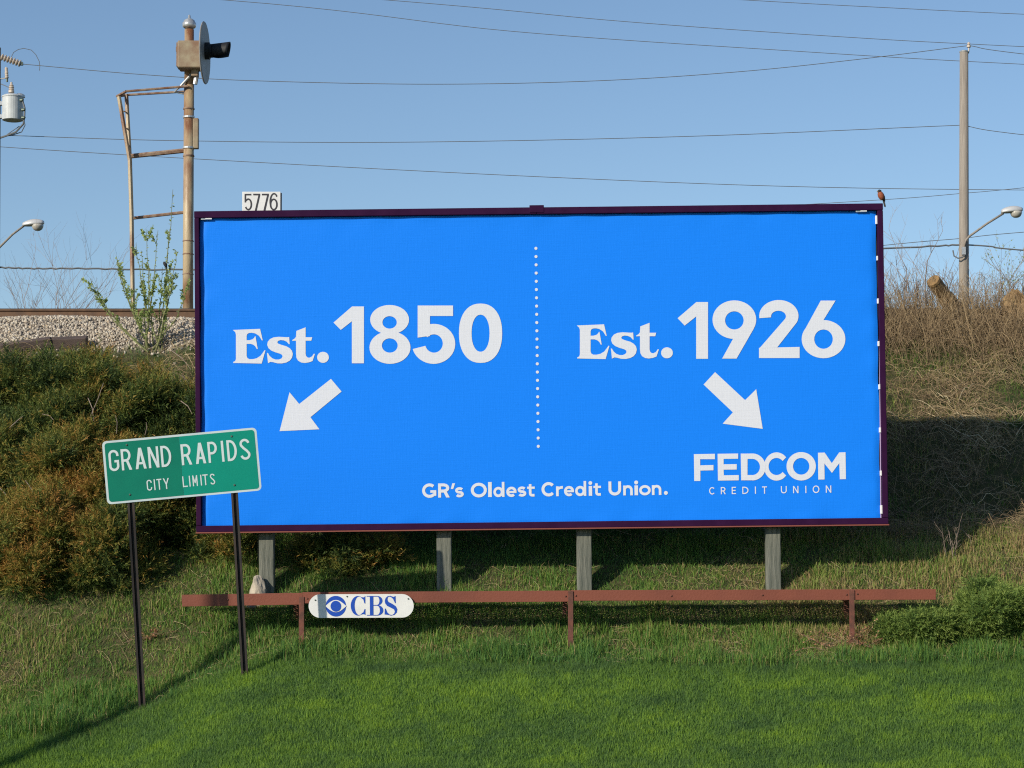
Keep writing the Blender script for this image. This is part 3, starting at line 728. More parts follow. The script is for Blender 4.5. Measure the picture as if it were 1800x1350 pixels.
# ------------------------------------------------------------------ railway signal
YS = 9.6
def signal():
    S = lambda px, py, dy=0: P(px, py, YS + dy)
    mx = S(331.5, 300).x; zb = zg(mx, YS)
    r = root('railway_signal', 'rusty railway signal mast with round target disc and side ladder', 'railway signal', (mx, YS, zb))
    k = 3990 / (YS - CY)
    ztop = S(331, 62).z
    def z(py): return S(331, py).z
    mast = obj('mast', MB().tube([(mx, YS, zb - .1), (mx, YS, z(420)), (mx, YS, z(150))], [.083, .080, .078], 20), M['mast'], r, smooth=True)
    obj('mast_top', MB().tube([(mx, YS, z(150) + .002), (mx, YS, z(52))], .072, 20), M['mast'], r, smooth=True)
    obj('base', MB().lathe([(.30, -.3), (.30, .06), (.16, .08), (.16, .22), (.11, .27)], (mx, YS, zb)), M['mast_rust'], r)
    obj('finial', MB().lathe([(.085, 0), (.105, .02), (.105, .075), (.085, .09), (.085, .11), (.05, .135), (.02, .15), (.018, .19), (0, .21)], (mx, YS, z(49)), sides=16), M['steel'], r, smooth=True)
    for py in (208, 262): obj('clamp_band', MB().lathe([(.088, 0), (.092, .005), (.092, .028), (.088, .033)], (mx, YS, z(py))), M['steel'], r)
    for py in (193, 276): obj('collar', MB().lathe([(.084, 0), (.09, .01), (.084, .03)], (mx, YS, z(py))), M['mast_rust'], r)
    obj('conduit_box', MB().box((S(344.5, 235).x, YS, z(235)), (.085, .10, .47)), M['case'], r, bevel=.012)
    # searchlight head
    cxm = S(337.5, 103).x
    case = obj('signal_case', MB().box((cxm, YS - .16, z(103)), (.36, .30, .42)), M['case'], r, bevel=.02)
    obj('case_door', MB().box((S(316.5, 100).x, YS - .16, z(103)), (.03, .26, .36)), M['mast_rust'], case)
    obj('latch', MB().box((S(314.5, 92).x, YS - .20, z(92)), (.03, .04, .07)), M['mast_rust'], case)
    obj('bottom_bracket', MB().box((S(345, 131).x, YS - .12, z(131)), (.10, .14, .13)), M['case'], r, bevel=.01)
    obj('conduit', MB().tube([S(345, 135, -.12), S(343, 148, -.12)], .035, 8), M['steel'], r)
    ax_ = Vector((1, -.03, 0)).normalized()
    dc = S(358.5, 93, -.16)
    obj('target_disc', MB().lathe([(0, 0), (.465, 0), (.475, .012), (.465, .024), (0, .024)], dc, ax_, 48), M['disc'], r)
    obj('lens_collar', MB().lathe([(.13, .02), (.13, .09), (.105, .10), (.105, .13), (.09, .13)], dc + Vector((0, 0, .03)), ax_, 20), M['hood'], r)
    hm = MB(); q = Vector((0, 0, 1)).rotation_difference(ax_); side = ax_.cross(Vector((0, 0, 1))).normalized(); vs = []
    for j in range(9):
        for a in range(15):
            an = math.radians(-58 + 296 * a / 14) if j < 4 else math.radians(-58 + 6 * (j - 3) + (296 - 12 * (j - 3)) * a / 14)
            R = .105 + .004 * j
            vs.append(dc + Vector((0, 0, .03)) + ax_ * (.12 + .285 * j / 8 - (.06 * (1 - math.sin(an)) / 2 * (j / 8))) + side * R * math.cos(an) + Vector((0, 0, R * math.sin(an))))
    hm.add(vs, [(j * 15 + a, j * 15 + a + 1, (j + 1) * 15 + a + 1, (j + 1) * 15 + a) for j in range(8) for a in range(14)])
    ho = obj('hood', hm, M['hood'], r, smooth=True); so = ho.modifiers.new('s', 'SOLIDIFY'); so.thickness = .008
    # ladder basket and ladder
    def rod(name, pts, rad=.020, m='mast_rust', sides=6): return obj(name, MB().tube(pts, rad, sides), M[m], r)
    rod('basket_rail', [S(331, 151.5, -.1), S(222, 160.5, -.16)], .018)
    rod('basket_rail', [S(324, 161, .2), S(222, 167, .24)], .018)
    rod('basket_end', [S(222, 160.5, -.16), S(206, 169, .05), S(222, 167, .24)], .022)
    rod('brace', [S(336, 131, -.08), S(318, 151, -.10), S(307, 161, .05), S(331, 166, .05)], .020, 'steel')
    rod('ladder_stile', [S(209, 170, -.14), S(228, 282, -.14), S(231, 380, -.14), S(233.5, 560, -.14)], .034, 'mast')
    rod('ladder_stile', [S(222, 166, .22), S(228.5, 282, .16), S(231.5, 380, .14), S(234, 560, .14)], .034, 'mast')
    for i in range(13):
        py = 196 + i * 30; fx = 214 + (14.5 * min(1, (py - 170) / 112)) + max(0, (py - 282) / 278 * 5)
        rod('rung', [S(fx, py, -.15), S(fx + 2, py, .17)], .012)
    rod('stay', [S(226, 275, 0), S(326, 264.5, 0)], .036)
    rod('stay', [S(230, 384, 0), S(330, 372.5, 0)], .024)
    for py in (425, 448, 483): obj('collar', MB().lathe([(.084, 0), (.088, .006), (.084, .018)], (mx, YS, z(py))), M['mast_rust'], r)
signal()

# number plate on its own post behind the billboard
def number_plate():
    y = .62; a, b = P(426, 337, y), P(493, 375, y); cxp = (a.x + b.x) / 2
    r = root('number_plate', 'white plate with black number 5776 above the billboard frame', 'number plate', (cxp, y, zg(cxp, y)))
    pl = obj('plate', MB().box((cxp, y, (a.z + b.z) / 2), (b.x - a.x, .012, a.z - b.z)), M['white_paint'], r, bevel=.003)
    obj('backing_strip', MB().box((b.x + .003, y + .015, (a.z + b.z) / 2 - .012), (.02, .016, a.z - b.z)), M['number_ink'], r)
    f = lambda u, v: (lambda w: (w.x, w.z))(P(420 + u / 22.5, 330 + v / 22.5, y))
    p = Print(f, y - .008); F = lambda pts: pts
    p.band(stroke([(492, 276), (256, 276), (256, 585)], 62)); p.band(ringband(ell(372, 660, 152, 238, 138, -150), ell(372, 660, 88, 175, 138, -150))); p.cut()
    for o in (0, 342): p.band(stroke([(567 + o, 272), (842 + o, 272)], 64)); p.poly([(772 + o, 300), (842 + o, 300), (705 + o, 910), (628 + o, 910)]); p.cut()
    p.band(ringband(ell(1378, 665, 160, 235), ell(1378, 665, 92, 172))); p.band(ringband(ell(1390, 560, 182, 350, 40, 195), ell(1390, 560, 112, 290, 40, 195)))
    p.build('letter', M['number_ink'], pl)
    obj('post', MB().box((cxp, y + .05, (zg(cxp, y) - .2 + b.z + .1) / 2), (.06, .06, b.z + .1 - zg(cxp, y) + .2)), M['post_wood'], r)
number_plate()

# ------------------------------------------------------------------ utility poles, lamps, transformer, wires
YU = 40.0
U = lambda px, py, dy=0: P(px, py, YU + dy)
def upole(px, pytop, w, label, lean=0):
    t = U(px, pytop); zb = zg(t.x, YU)
    r = root('utility_pole', label, 'utility pole', (t.x, YU, zb), 'wooden utility poles behind the bank')
    obj('pole', MB().tube([(t.x + lean, YU, zb - .5), (t.x + lean * .5, YU, (zb + t.z) / 2), (t.x, YU, t.z)], [w * .60, w * .54, w * .46], 16), M['pole_wood'], r, smooth=True)
    return r, t
rp, t = upole(1694.5, 92, .27, 'bare wooden utility pole behind the brush at the right', -.10)
obj('pole_cap', MB().lathe([(.13, 0), (.135, .03), (.09, .05), (0, .055)], t), M['steel'], rp)
obj('insulator', MB().lathe([(.02, 0), (.02, .12), (.06, .13), (.06, .18), (.03, .2), (.05, .22), (.03, .27), (0, .28)], U(1703, 91)), M['porcelain'], rp)
obj('insulator_bracket', MB().tube([U(1694, 100), U(1703, 92)], .025, 6), M['steel'], rp)
obj('cable_loop', MB().tube([U(1675, 440, -.2), U(1677, 450, -.2), U(1684, 454, -.22), U(1692, 452, -.22), U(1697, 447, -.2)], .02, 6), M['wire'], rp)
lp, t2 = upole(-6.5, 84, .29, 'wooden utility pole cut off by the left edge of the picture')
def lamp(px, arm, head, label):
    a0 = U(*arm[0]); r = root('street_lamp', label, 'street lamp', a0, 'street lamps on the utility poles')
    obj('arm', MB().tube([U(*q, -.2) for q in arm], .032, 8), M['pole_wood'], r, smooth=True)
    obj('arm_clamp', MB().box(U(arm[0][0], arm[0][1] + 3, -.19), (.10, .10, .22)), M['steel'], r)
    h = U(*head, -.2); vs = []; n = 18; L = .40
    for j in range(11):
        s = j / 10; w = .16 * math.sin(PI * min(1, .12 + s * .80)) ** .6; hh = .15 * math.sin(PI * min(1, .10 + s * .82)) ** .55
        for k_ in range(n):
            a = 2 * PI * k_ / n; zz = hh * math.sin(a)
            vs.append((h.x - L * .8 + 1.5 * L * s, h.y + w * math.cos(a), h.z + .06 * (s - .3) + (zz if zz > 0 else zz * .35)))
    m = MB(); m.add(vs, [(j * n + k_, j * n + (k_ + 1) % n, (j + 1) * n + (k_ + 1) % n, (j + 1) * n + k_) for j in range(10) for k_ in range(n)] + [tuple(range(n)), tuple(10 * n + k_ for k_ in range(n))])
    hd = obj('lamp_head', m, M['lamp_shell'], r, smooth=True)
    obj('refractor', MB().lathe([(.17, .02), (.165, -.04), (.13, -.11), (.07, -.15), (0, -.16)], (h.x + .10, h.y, h.z - .02), (0, 0, 1), 18), M['lens'], hd, smooth=True)
    obj('photocell', MB().lathe([(.045, 0), (.045, .05), (.02, .065), (0, .065)], (h.x - .08, h.y, h.z + .07), (0, 0, 1), 10), M['steel'], hd)
lamp(0, [(1694, 438), (1697, 424), (1703, 416), (1735, 393), (1764, 375)], (1780, 372), 'pale street lamp on the right pole above the brush')
lamp(0, [(-4, 438), (4, 430), (22, 412), (42, 397)], (60, 395), 'grey street lamp on the pole at the left edge')
def transformer():
    c = U(22.5, 190, -.35); r = root('transformer', 'pale grey can transformer hung on the pole at the left edge', 'transformer', (c.x, c.y, c.z - .4))
    obj('tank', MB().lathe([(.24, -.37), (.30, -.35), (.30, .30), (.315, .30), (.315, .33), (.25, .37), (0, .40)], c, (0, 0, 1), 28), M['tank'], r, smooth=False)
    obj('bushing', MB().lathe([(.085, 0), (.085, .06), (.06, .08), (.08, .1), (.06, .13), (.08, .15), (.055, .19), (.07, .2), (.03, .25), (.03, .30), (0, .31)], U(20, 163, -.45), (0, 0, 1), 12), M['porcelain'], r)
    obj('pressure_cover', MB().lathe([(.15, 0), (.15, .06), (.08, .10), (0, .10)], U(35, 171, -.30), (0, 0, 1), 14), M['steel'], r)
    for py in (182, 205): obj('mounting_lug', MB().box(U(4, py, -.2), (.24, .16, .10)), M['steel'], r)
    for px, py in ((38, 176), (41, 193), (41, 207)): obj('terminal', MB().lathe([(.05, 0), (.04, .08), (.015, .11)], U(px - 2, py, -.50), (1, -.4, 0), 8), M['bolt'], r)
    obj('lead', MB().tube([U(40, 178, -.5), U(43.5, 190, -.5), U(43, 205, -.5), U(41, 218, -.45), (U(28, 232, -.3)), U(13, 238, -.1), U(-2, 243)], .028, 6), M['wire'], r)
    obj('lead', MB().tube([U(41, 205, -.5), U(44, 220, -.45), U(38, 232, -.3), U(20, 238, -.1), U(4, 240)], .014, 6), M['wire'], r)
    obj('lead', MB().tube([U(34, 222, -.3), U(22, 230, -.2), U(12, 237)], .012, 6), M['wire'], r)
    obj('lead', MB().tube([U(20, 156, -.45), U(10, 151, -.3), U(0, 147)], .012, 6), M['wire'], r)
    a = root('lightning_arrester', 'thin white arrester above the can transformer at the left edge', 'arrester', U(12, 140, -.2))
    obj('body', MB().lathe([(.04, 0), (.055, .03), (.045, .05), (.055, .09), (.045, .12), (.055, .16), (.045, .2), (.045, .30), (.02, .33)], U(12, 138, -.2), (-.06, 0, 1), 10), M['porcelain'], a)
    obj('lead_cap', MB().lathe([(.03, 0), (.03, .09)], U(12.5, 144, -.2), (0, 0, 1), 8), M['bolt'], a)
    obj('bracket', MB().tube([U(-2, 139), U(15, 136.5, -.2)], .02, 6), M['steel'], a)
    s = root('strain_insulator', 'string of strain insulators at the left end of the upper wire', 'insulator', U(20, 106))
    p0, p1 = U(2, 100), U(38, 112.5); d = p1 - p0
    pr = []; 
    for i in range(7): pr += [(.05, i / 7 * d.length), (.10, (i + .25) / 7 * d.length), (.10, (i + .5) / 7 * d.length), (.05, (i + .75) / 7 * d.length)]
    obj('insulator_string', MB().lathe(pr, p0, d, 10), M['porcelain'], s)
    obj('clamp', MB().box(U(36, 112), (.14, .10, .09)), M['bolt'], s)
    obj('jumper_wire', MB().tube([U(20, 100), U(24, 92), (U(32, 87)), U(42, 85), U(55, 88), U(63, 96), U(69, 108), U(70, 117), U(69.5, 124)], .010, 5), M['wire'], s)
transformer()
def crom(pts, n=10):
    pts = [Vector(p) for p in pts]; pts = [pts[0] * 2 - pts[1]] + pts + [pts[-1] * 2 - pts[-2]]; out = []
    for i in range(1, len(pts) - 2):
        p0, p1, p2, p3 = pts[i - 1:i + 3]
        for k in range(n):
            t = k / n; out.append(.5 * ((2 * p1) + (p2 - p0) * t + (2 * p0 - 5 * p1 + 4 * p2 - p3) * t * t + (3 * p1 - p0 - 3 * p2 + p3) * t ** 3))
    out.append(pts[-2]); return out
def wire(pts, y, label, rad=.010, wob=0):
    w = crom([P(a, b, y) for a, b in pts])
    if wob: w = [p + Vector((0, 0, wob * math.sin(i * 2.4))) for i, p in enumerate(w)]
    mid = w[len(w) // 2]
    o = obj('overhead_wire', MB().tube(w, rad, 5), M['wire']); tag(o, label, 'wire', 'overhead wires')
wire([(-700, -70), (395, 0), (900, 55), (1400, 90), (1800, 113), (2600, 150)], 47, 'long overhead wire entering at the top left third of the sky')
wire([(-500, -90), (680, 0), (1100, 38), (1500, 66), (1800, 82), (2600, 120)], 48, 'thin overhead wire entering the sky left of its middle')
wire([(500, -48), (1310, 0), (1550, 13), (1800, 25), (2600, 60)], 49, 'highest overhead wire crossing the top right corner')
wire([(38, 112.5), (250, 131), (450, 142), (760, 148), (1050, 142), (1300, 126), (1520, 103), (1703, 80)], YU, 'sagging overhead wire from strain insulator to right pole top')
wire([(1703, 80), (1800, 95), (2300, 150)], YU, 'overhead wire running right from the right pole top')
wire([(13, 238), (300, 247), (700, 250), (1200, 240), (1690, 220)], YU, 'overhead wire from beneath the transformer to the right pole')
wire([(1690, 220), (1800, 237), (2300, 290)], YU, 'overhead wire leaving the right pole below its top')
wire([(-400, 225), (0, 258), (500, 288), (1000, 313), (1400, 328), (1800, 334), (2500, 338)], 44, 'overhead wire passing just above the billboard top')
wire([(-3, 470), (60, 472), (150, 472), (330, 474), (900, 470), (1556, 437), (1692, 430)], YU, 'thick sagging cable low behind the signal mast', .026, .012)
wire([(1692, 430), (1740, 433), (1800, 440), (2200, 470)], YU, 'thick cable leaving the right pole below the lamp arm', .022)
wire([(1200, 470), (1556, 431), (1690, 419), (1800, 408), (2300, 370)], 46, 'thin wire crossing the right pole beneath the lamp', .011)
wire([(1200, 372), (1553, 351), (1690, 340), (1800, 330), (2300, 280)], 52, 'faint wire above the bird at the right', .010)

# ------------------------------------------------------------------ robin on the frame corner
def robin():
    y = .05; f = P(1549, 352.5, y); r = root('robin', 'small robin with orange breast perched on the top right frame corner', 'bird', f)
    k = .0063                                             # metres per photograph pixel here
    ax = [(2, -1.5, 2.2), (1.2, 1, 4.6), (0, 5, 6.3), (-1.4, 9, 6.6), (-2.6, 13, 5.4), (-3.2, 16, 3.8), (-3.6, 18.2, 3.4), (-4.0, 20.5, 2.9), (-4.2, 22.3, .6)]
    def blob(rows, flat=1.0):
        pts = [(f.x + a * k, y, f.z + b * k) for a, b, _ in rows]; return MB().tube(pts, [c * k for *_, c in rows], 14)
    obj('body', blob([(3.2, 1.5, 1.8), (2.0, 3.5, 4.0), (.6, 6.5, 5.4), (-.8, 9.8, 5.5), (-2.0, 13, 4.6), (-2.6, 15.2, 3.2)]), M['robin_breast'], r, smooth=True)
    obj('head', MB().tube([(f.x + a * k, y - .002, f.z + b * k) for a, b in ((-2.3, 13.8), (-2.8, 15.2), (-3.2, 16.8), (-3.4, 18.3), (-3.5, 19.4))], [2.6 * k, 3.5 * k, 3.7 * k, 2.8 * k, .8 * k], 14), M['robin_head'], r, smooth=True)
    obj('beak', MB().lathe([(1.0 * k, 0), (.7 * k, 1.4 * k), (0, 3.0 * k)], (f.x - 5.8 * k, y - .012, f.z + 16.2 * k), (-1, -.5, -.1), 8), M['beak'], r)
    w = MB().tube([(f.x + a * k, y + .018, f.z + b * k) for a, b in ((-.4, 15), (2.2, 11.5), (4.4, 6.5), (6.0, 1.5), (7.4, -1.2))], [1.6 * k, 3.0 * k, 3.0 * k, 1.8 * k, .4 * k], 10)
    obj('wing', w, M['robin_back'], r, smooth=True)
    obj('tail', MB().tube([(f.x + a * k, y + .022, f.z + b * k) for a, b in ((4.2, 3), (5.6, -3), (7.0, -9), (7.6, -11))], [2.0 * k, 1.7 * k, 1.6 * k, .8 * k], 8), M['robin_back'], r, smooth=True)
    for dx in (-1.0, 1.6):
        obj('leg', MB().tube([(f.x + dx * k, y, f.z + 3 * k), (f.x + (dx - .3) * k, y - .004, f.z + .2 * k), (f.x + (dx - 2) * k, y - .014, f.z - .1 * k)], .35 * k, 5), M['beak'], r)
robin()

# ------------------------------------------------------------------ stones and logs
def rock(name, px, py, y, s, label, cat, m, seed, sink=.3):
    w = P(px, py, y); r = random.Random(seed); bm_ = bmesh.new(); bmesh.ops.create_icosphere(bm_, subdivisions=3, radius=1)
    for v in bm_.verts:
        d = v.co.normalized(); n_ = float(fbm(d.x * 1.7 + seed, d.y * 1.7 + d.z * 2.3, seed)); v.co = Vector((d.x * s[0], d.y * s[1], d.z * s[2])) * (.72 + .55 * n_)
    me_ = bpy.data.meshes.new(name); bm_.to_mesh(me_); bm_.free()
    o = obj(name, me_, M[m]); o.location = (w.x, y, zg(w.x, y) + s[2] * (1 - sink) * .6); o.rotation_euler[2] = r.uniform(0, 6); tag(o, label, cat); return o
rock('pale_stone', 453, 1020, .02, (.085, .10, .20), 'pale upright stone leaning beside the leftmost billboard post', 'stone', 'rock', 5)
rock('pale_stone', 442, 1034, -.08, (.05, .05, .04), 'small flat pale stone left of the upright stone', 'stone', 'rock', 8)
def log(name, a, b, y0, y1, r0, r1, label):
    p0, p1 = P(*a, y0), P(*b, y1); r = root(name, label, 'log', p0); n = 9
    pts = [p0.lerp(p1, k / n) for k in range(n + 1)]; rad = [(r0 + (r1 - r0) * k / n) * (.9 + .25 * random.random()) for k in range(n + 1)]
    m = MB().tube(pts, rad, 14, cap=False); obj('bark', m, M['log_bark'], r)
    for p, rr_, q in ((pts[0], rad[0], pts[1]), (pts[-1], rad[-1], pts[-2])):
        d = (p - q).normalized(); obj('cut_face', MB().lathe([(rr_ * 1.02, -.02), (rr_ * .97, .015), (0, .02)], p, d, 14), M['log_cut'], r)
log('cut_log', (1712, 590), (1641, 494), 6.0, 5.35, .10, .10, 'sawn log leaning out of the brush left of the right utility pole')
def stump():
    y = 5.25; w = P(1783, 545, y); r = root('broken_stump', 'rough orange-brown wedge of broken stump in the brush at the right edge', 'stump', w); k = 1 / 132
    prof = [(-19, 8), (-22, -14), (-8, -28), (3, -29), (27, -2), (31, 22), (0, 26)]
    m = MB().prism([(a * k, -b * k + .02) for a, b in prof], (w.x, y - .10, w.z + .03), (w.x + .03, y + .22, w.z - .02), (1, 0, 0), (0, 0, 1))
    me_ = m.mesh('stump'); bm_ = bmesh.new(); bm_.from_mesh(me_); bmesh.ops.triangulate(bm_, faces=bm_.faces); bmesh.ops.subdivide_edges(bm_, edges=bm_.edges, cuts=3, use_grid_fill=True)
    for v in bm_.verts: v.co += Vector((random.gauss(0, .006), random.gauss(0, .008), random.gauss(0, .006)))
    bm_.to_mesh(me_); bm_.free()
    obj('trunk', me_, M['log_bark'], r)
stump()

# ------------------------------------------------------------------ plant generators
def blades(n, xs, ys, h, w, tint, lean=.45, seed=0, sink=.01, bow=.5):
    r = np.random.default_rng(seed); n = len(xs)
    z = zf(xs, ys) - sink; a = r.uniform(0, 2 * PI, n); la = r.uniform(0, 2 * PI, n); ll = np.abs(r.normal(0, lean, n))
    sx, sy = np.cos(a) * w / 2, np.sin(a) * w / 2; lx, ly = np.cos(la) * ll * h, np.sin(la) * ll * h
    b = np.stack([xs, ys, z], 1); o = np.zeros((n, 5, 3))
    hz = h / np.sqrt(1 + ll ** 2 * .6)
    o[:, 0] = b - np.stack([sx, sy, 0 * sx], 1); o[:, 1] = b + np.stack([sx, sy, 0 * sx], 1)
    mid = b + np.stack([lx * .3, ly * .3, hz * .55], 1); o[:, 2] = mid - np.stack([sx, sy, 0 * sx], 1) * .8; o[:, 3] = mid + np.stack([sx, sy, 0 * sx], 1) * .8
    o[:, 4] = b + np.stack([lx, ly, hz * (1 - bow * np.clip(ll - .3, 0, .9))], 1)
    k = (np.arange(n) * 5)[:, None]
    f = np.concatenate([k + np.array([0, 1, 3]), k + np.array([0, 3, 2]), k + np.array([2, 3, 4])], 1)
    return o.reshape(-1, 3), f.reshape(-1, 3), np.repeat(np.clip(tint, 0, 1), 5)

def blades1(n, xs, ys, h, w, tint, lean=.4, seed=0):
    """short mown blades, one sliver each"""
    r = np.random.default_rng(seed); n = len(xs); z = zf(xs, ys) - .006; a = r.uniform(0, 2 * PI, n); la = r.uniform(0, 2 * PI, n); ll = np.abs(r.normal(0, lean, n)) * h
    b = np.stack([xs, ys, z], 1); sd = np.stack([np.cos(a) * w / 2, np.sin(a) * w / 2, 0 * w], 1); tip = b + np.stack([np.cos(la) * ll, np.sin(la) * ll, h], 1)
    return np.stack([b - sd, b + sd, tip], 1).reshape(-1, 3), np.arange(3 * n).reshape(-1, 3), np.repeat(np.clip(tint, 0, 1), 3)

def twigs(x, y, ln, rad, seed, lift=.06, up=.12, segs=6, tint=None, curl=.5, zoff=None, dirang=None):
    """loose curved stalks lying over the bank: 3-sided tubes, all in one mesh"""
    r = np.random.default_rng(seed); n = len(x)
    ang = r.uniform(0, 2 * PI, n) if dirang is None else dirang; cur = r.normal(0, curl, n); pts = np.zeros((n, segs + 1, 3))
    cx, cy, a = x.copy(), y.copy(), ang.copy(); arch = r.uniform(0, 1, n) ** 2 * up; st_ = r.uniform(-.2, .2, n)
    for k in range(segs + 1):
        t = k / segs
        pts[:, k, 0] = cx; pts[:, k, 1] = cy; pts[:, k, 2] = zf(cx, cy) + lift * r.uniform(.2, 1, n) + arch * 4 * t * (1 - t) + st_ * t * ln * .4 * (st_ > 0)
        a = a + cur / segs + r.normal(0, .12, n); cx = cx + np.cos(a) * ln / segs; cy = cy + np.sin(a) * ln / segs
    d = np.gradient(pts, axis=1); d /= np.linalg.norm(d, axis=2, keepdims=True) + 1e-9
    upv = np.array([0, 0, 1.0]) + 0 * d; s1 = np.cross(d, upv); s1 /= np.linalg.norm(s1, axis=2, keepdims=True) + 1e-9; s2 = np.cross(s1, d)
    R = rad[:, None, None] * np.linspace(1, .45, segs + 1)[None, :, None]
    ring = np.stack([pts + R * (s1 * math.cos(q) + s2 * math.sin(q)) for q in (PI / 2, PI * 7 / 6, PI * 11 / 6)], 2)
    V = ring.reshape(-1, 3); fs_ = []
    for k in range(segs):
        for c_ in range(3):
            A, B_ = k * 3 + c_, k * 3 + (c_ + 1) % 3; C_, D_ = A + 3, B_ + 3
            fs_ += [(A, B_, D_), (A, D_, C_)]
    F = np.array(fs_)[None] + (np.arange(n) * (segs + 1) * 3)[:, None, None]
    tint = r.random(n) if tint is None else tint
    return V, F.reshape(-1, 3), np.repeat(np.clip(tint, 0, 1), (segs + 1) * 3)

# --- mown lawn
r = np.random.default_rng(5)
N = 500000
x = r.uniform(-8.6, 8.6, N); y = r.uniform(-4.0, -1.2, N)
e = lawn_edge(x); k = (y < e + r.normal(0, .055, N)) & (r.random(N) < 1 - .6 * ss(5.9, 6.3, np.abs(x))); x, y = x[k], y[k]
patch = .5 * fbm(x * .7, (y - .22 * x) * 3.6, 21, 3) + .5 * fbm(x * 2.2, (y - .15 * x) * 5, 27, 2); fine = fbm(x * 9, y * 9, 23, 2); edge = ss(-.55, 0, y - lawn_edge(x))
tint = .42 + 1.15 * (patch - .5) + .45 * (fine - .5) + r.normal(0, .20, len(x)) - .20 * edge
h = .034 + .022 * fine + r.normal(0, .008, len(x)) + .02 * edge
V, F, T = blades1(len(x), x, y, np.clip(h, .018, .14), r.uniform(.005, .009, len(x)), tint, .40, 6)
tag(obj('lawn_grass', tri_mesh('lawn_grass', V, F, tint=T), M['lawn']), 'short mown green lawn on the foreground slope', 'grass', kind='stuff')

# --- rough grass between the lawn and the bank
N = 340000
x = r.uniform(-8.6, 8.8, N); y = r.uniform(-2.6, 2.2, N)
clump = fbm(x * 2.6, y * 2.6, 31, 3); dry = fbm(x * .9, y * 1.1, 35, 3); band = ss(-1.3, -.5, y)
left = ss(-2.2, -3.4, x)
dens = np.clip(.50 + 1.5 * (clump - .32), .42, 1) * ss(2.2, 1.0, y)
k = (y > lawn_edge(x) - .02 - np.abs(r.normal(0, .07, N))) & (r.random(N) < dens) & (r.random(N) < 1 - .6 * ss(6.2, 6.6, np.abs(x)))
x, y, clump, dry, band, left = x[k], y[k], clump[k], dry[k], band[k], left[k]
h = (.045 + .36 * np.clip(clump - .30, 0, 1)) * r.uniform(.55, 1.35, len(x)) * (1 - .35 * band) + .07 * (r.random(len(x)) < .06)
tint = .09 + .75 * (dry - .47) + r.normal(0, .15, len(x)) + .36 * (r.random(len(x)) < .16) + .12 * band + .10 * left + .40 * ss(1.5, 5.0, x) * band
V, F, T = blades(len(x), x, y, h, r.uniform(.004, .010, len(x)), tint, .55, 8)
tag(obj('rough_grass', tri_mesh('rough_grass', V, F, tint=T), M['rough']), 'unmown tufty grass with straw around the catwalk', 'grass', kind='stuff')
# thatch of short blades beneath the tufts
N = 230000
x = r.uniform(-8.6, 8.8, N); y = r.uniform(-2.6, 1.6, N); dry = fbm(x * .9, y * 1.1, 35, 3)
k = (y > lawn_edge(x) - .02) & (r.random(N) < 1 - .6 * ss(6.2, 6.6, np.abs(x))); x, y, dry = x[k], y[k], dry[k]
tint = .20 + .9 * (dry - .45) + r.normal(0, .17, len(x)) + .3 * (r.random(len(x)) < .25) + .30 * ss(1.5, 5.0, x) * ss(-1.3, -.5, y)
V, F, T = blades1(len(x), x, y, r.uniform(.02, .075, len(x)), r.uniform(.005, .011, len(x)), tint, .9, 28)
tag(obj('grass_thatch', tri_mesh('grass_thatch', V, F, tint=T), M['rough']), 'short matted grass and thatch beneath the rough tufts', 'grass', kind='stuff')
# dead straw lying between the tufts
N = 6000
x = r.uniform(-6.3, 6.8, N); y = r.uniform(-2.3, 1.6, N); k = (y > lawn_edge(x) + .02) & (r.random(N) < .25 + 1.4 * (fbm(x * .9, y * 1.1, 35) - .35)); x, y = x[k], y[k]
V, F, T = twigs(x, y, r.uniform(.08, .26, len(x)), r.uniform(.0014, .0026, len(x)), 12, .03, .03, 4, tint=r.uniform(.3, .85, len(x)))
tag(obj('dead_straw', tri_mesh('dead_straw', V, F, tint=T), M['deadtwig']), 'dead straw lying among the rough grass', 'straw', kind='stuff')

# --- dead brush and dry grass on the bank
N = 165000
x = r.uniform(-8.2, 9.6, N); y = r.uniform(1.0, 5.9, N); gr = fbm(x * 1.1, y * 1.5, 51, 3); cl = fbm(x * 3, y * 3, 53, 2)
k = (r.random(N) < np.where((x > 2.8), np.clip(.35 + 1.2 * (cl - .4), .05, 1), np.where(x < -2.6, .45, .12))) & ~((x < 2.5) & (y > 5.0))
x, y, gr, cl = x[k], y[k], gr[k], cl[k]
h = r.uniform(.04, .15, len(x)) * (.5 + cl)
greenp = ss(.55, .68, gr) * ss(5.2, 4.6, y) + .9 * np.exp(-((x - 5.2) / .8) ** 2 - ((y - 4.75) / .28) ** 2) + .5 * np.exp(-((x - 4.6) / .5) ** 2 - ((y - 3.6) / .3) ** 2)
tint = .72 - .46 * greenp + r.normal(0, .16, len(x)) - .16 * (r.random(len(x)) < .25) - .35 * ss(-3, -4, x) * (r.random(len(x)) < .6)
V, F, T = blades(len(x), x, y, h, r.uniform(.004, .009, len(x)), tint, 1.1, 9)
tag(obj('bank_grass', tri_mesh('bank_grass', V, F, tint=T), M['rough']), 'dry matted grass over the railway bank', 'grass', kind='stuff')
N = 16000
x = np.concatenate([3.0 + 6.6 * r.random(N) ** 1.15, r.uniform(-4.6, -2.6, 900), r.uniform(-7, -4.4, 500), r.uniform(-2.6, 3, 1200)]); y = np.concatenate([1.2 + 4.6 * r.random(N) ** .85, r.uniform(2.6, 5.1, 900), r.uniform(3.9, 4.9, 500), r.uniform(1, 5, 1200)])
dk = fbm(x * 1.6, y * 1.6, 61, 3)
kb = (r.random(len(x)) < np.clip(.30 + 2.2 * (fbm(x * 2.1, y * 2.1, 67, 2) - .38), .08, 1)) & (r.random(len(x)) > .85 * np.exp(-((x - 5.2) / .8) ** 2 - ((y - 4.75) / .28) ** 2))
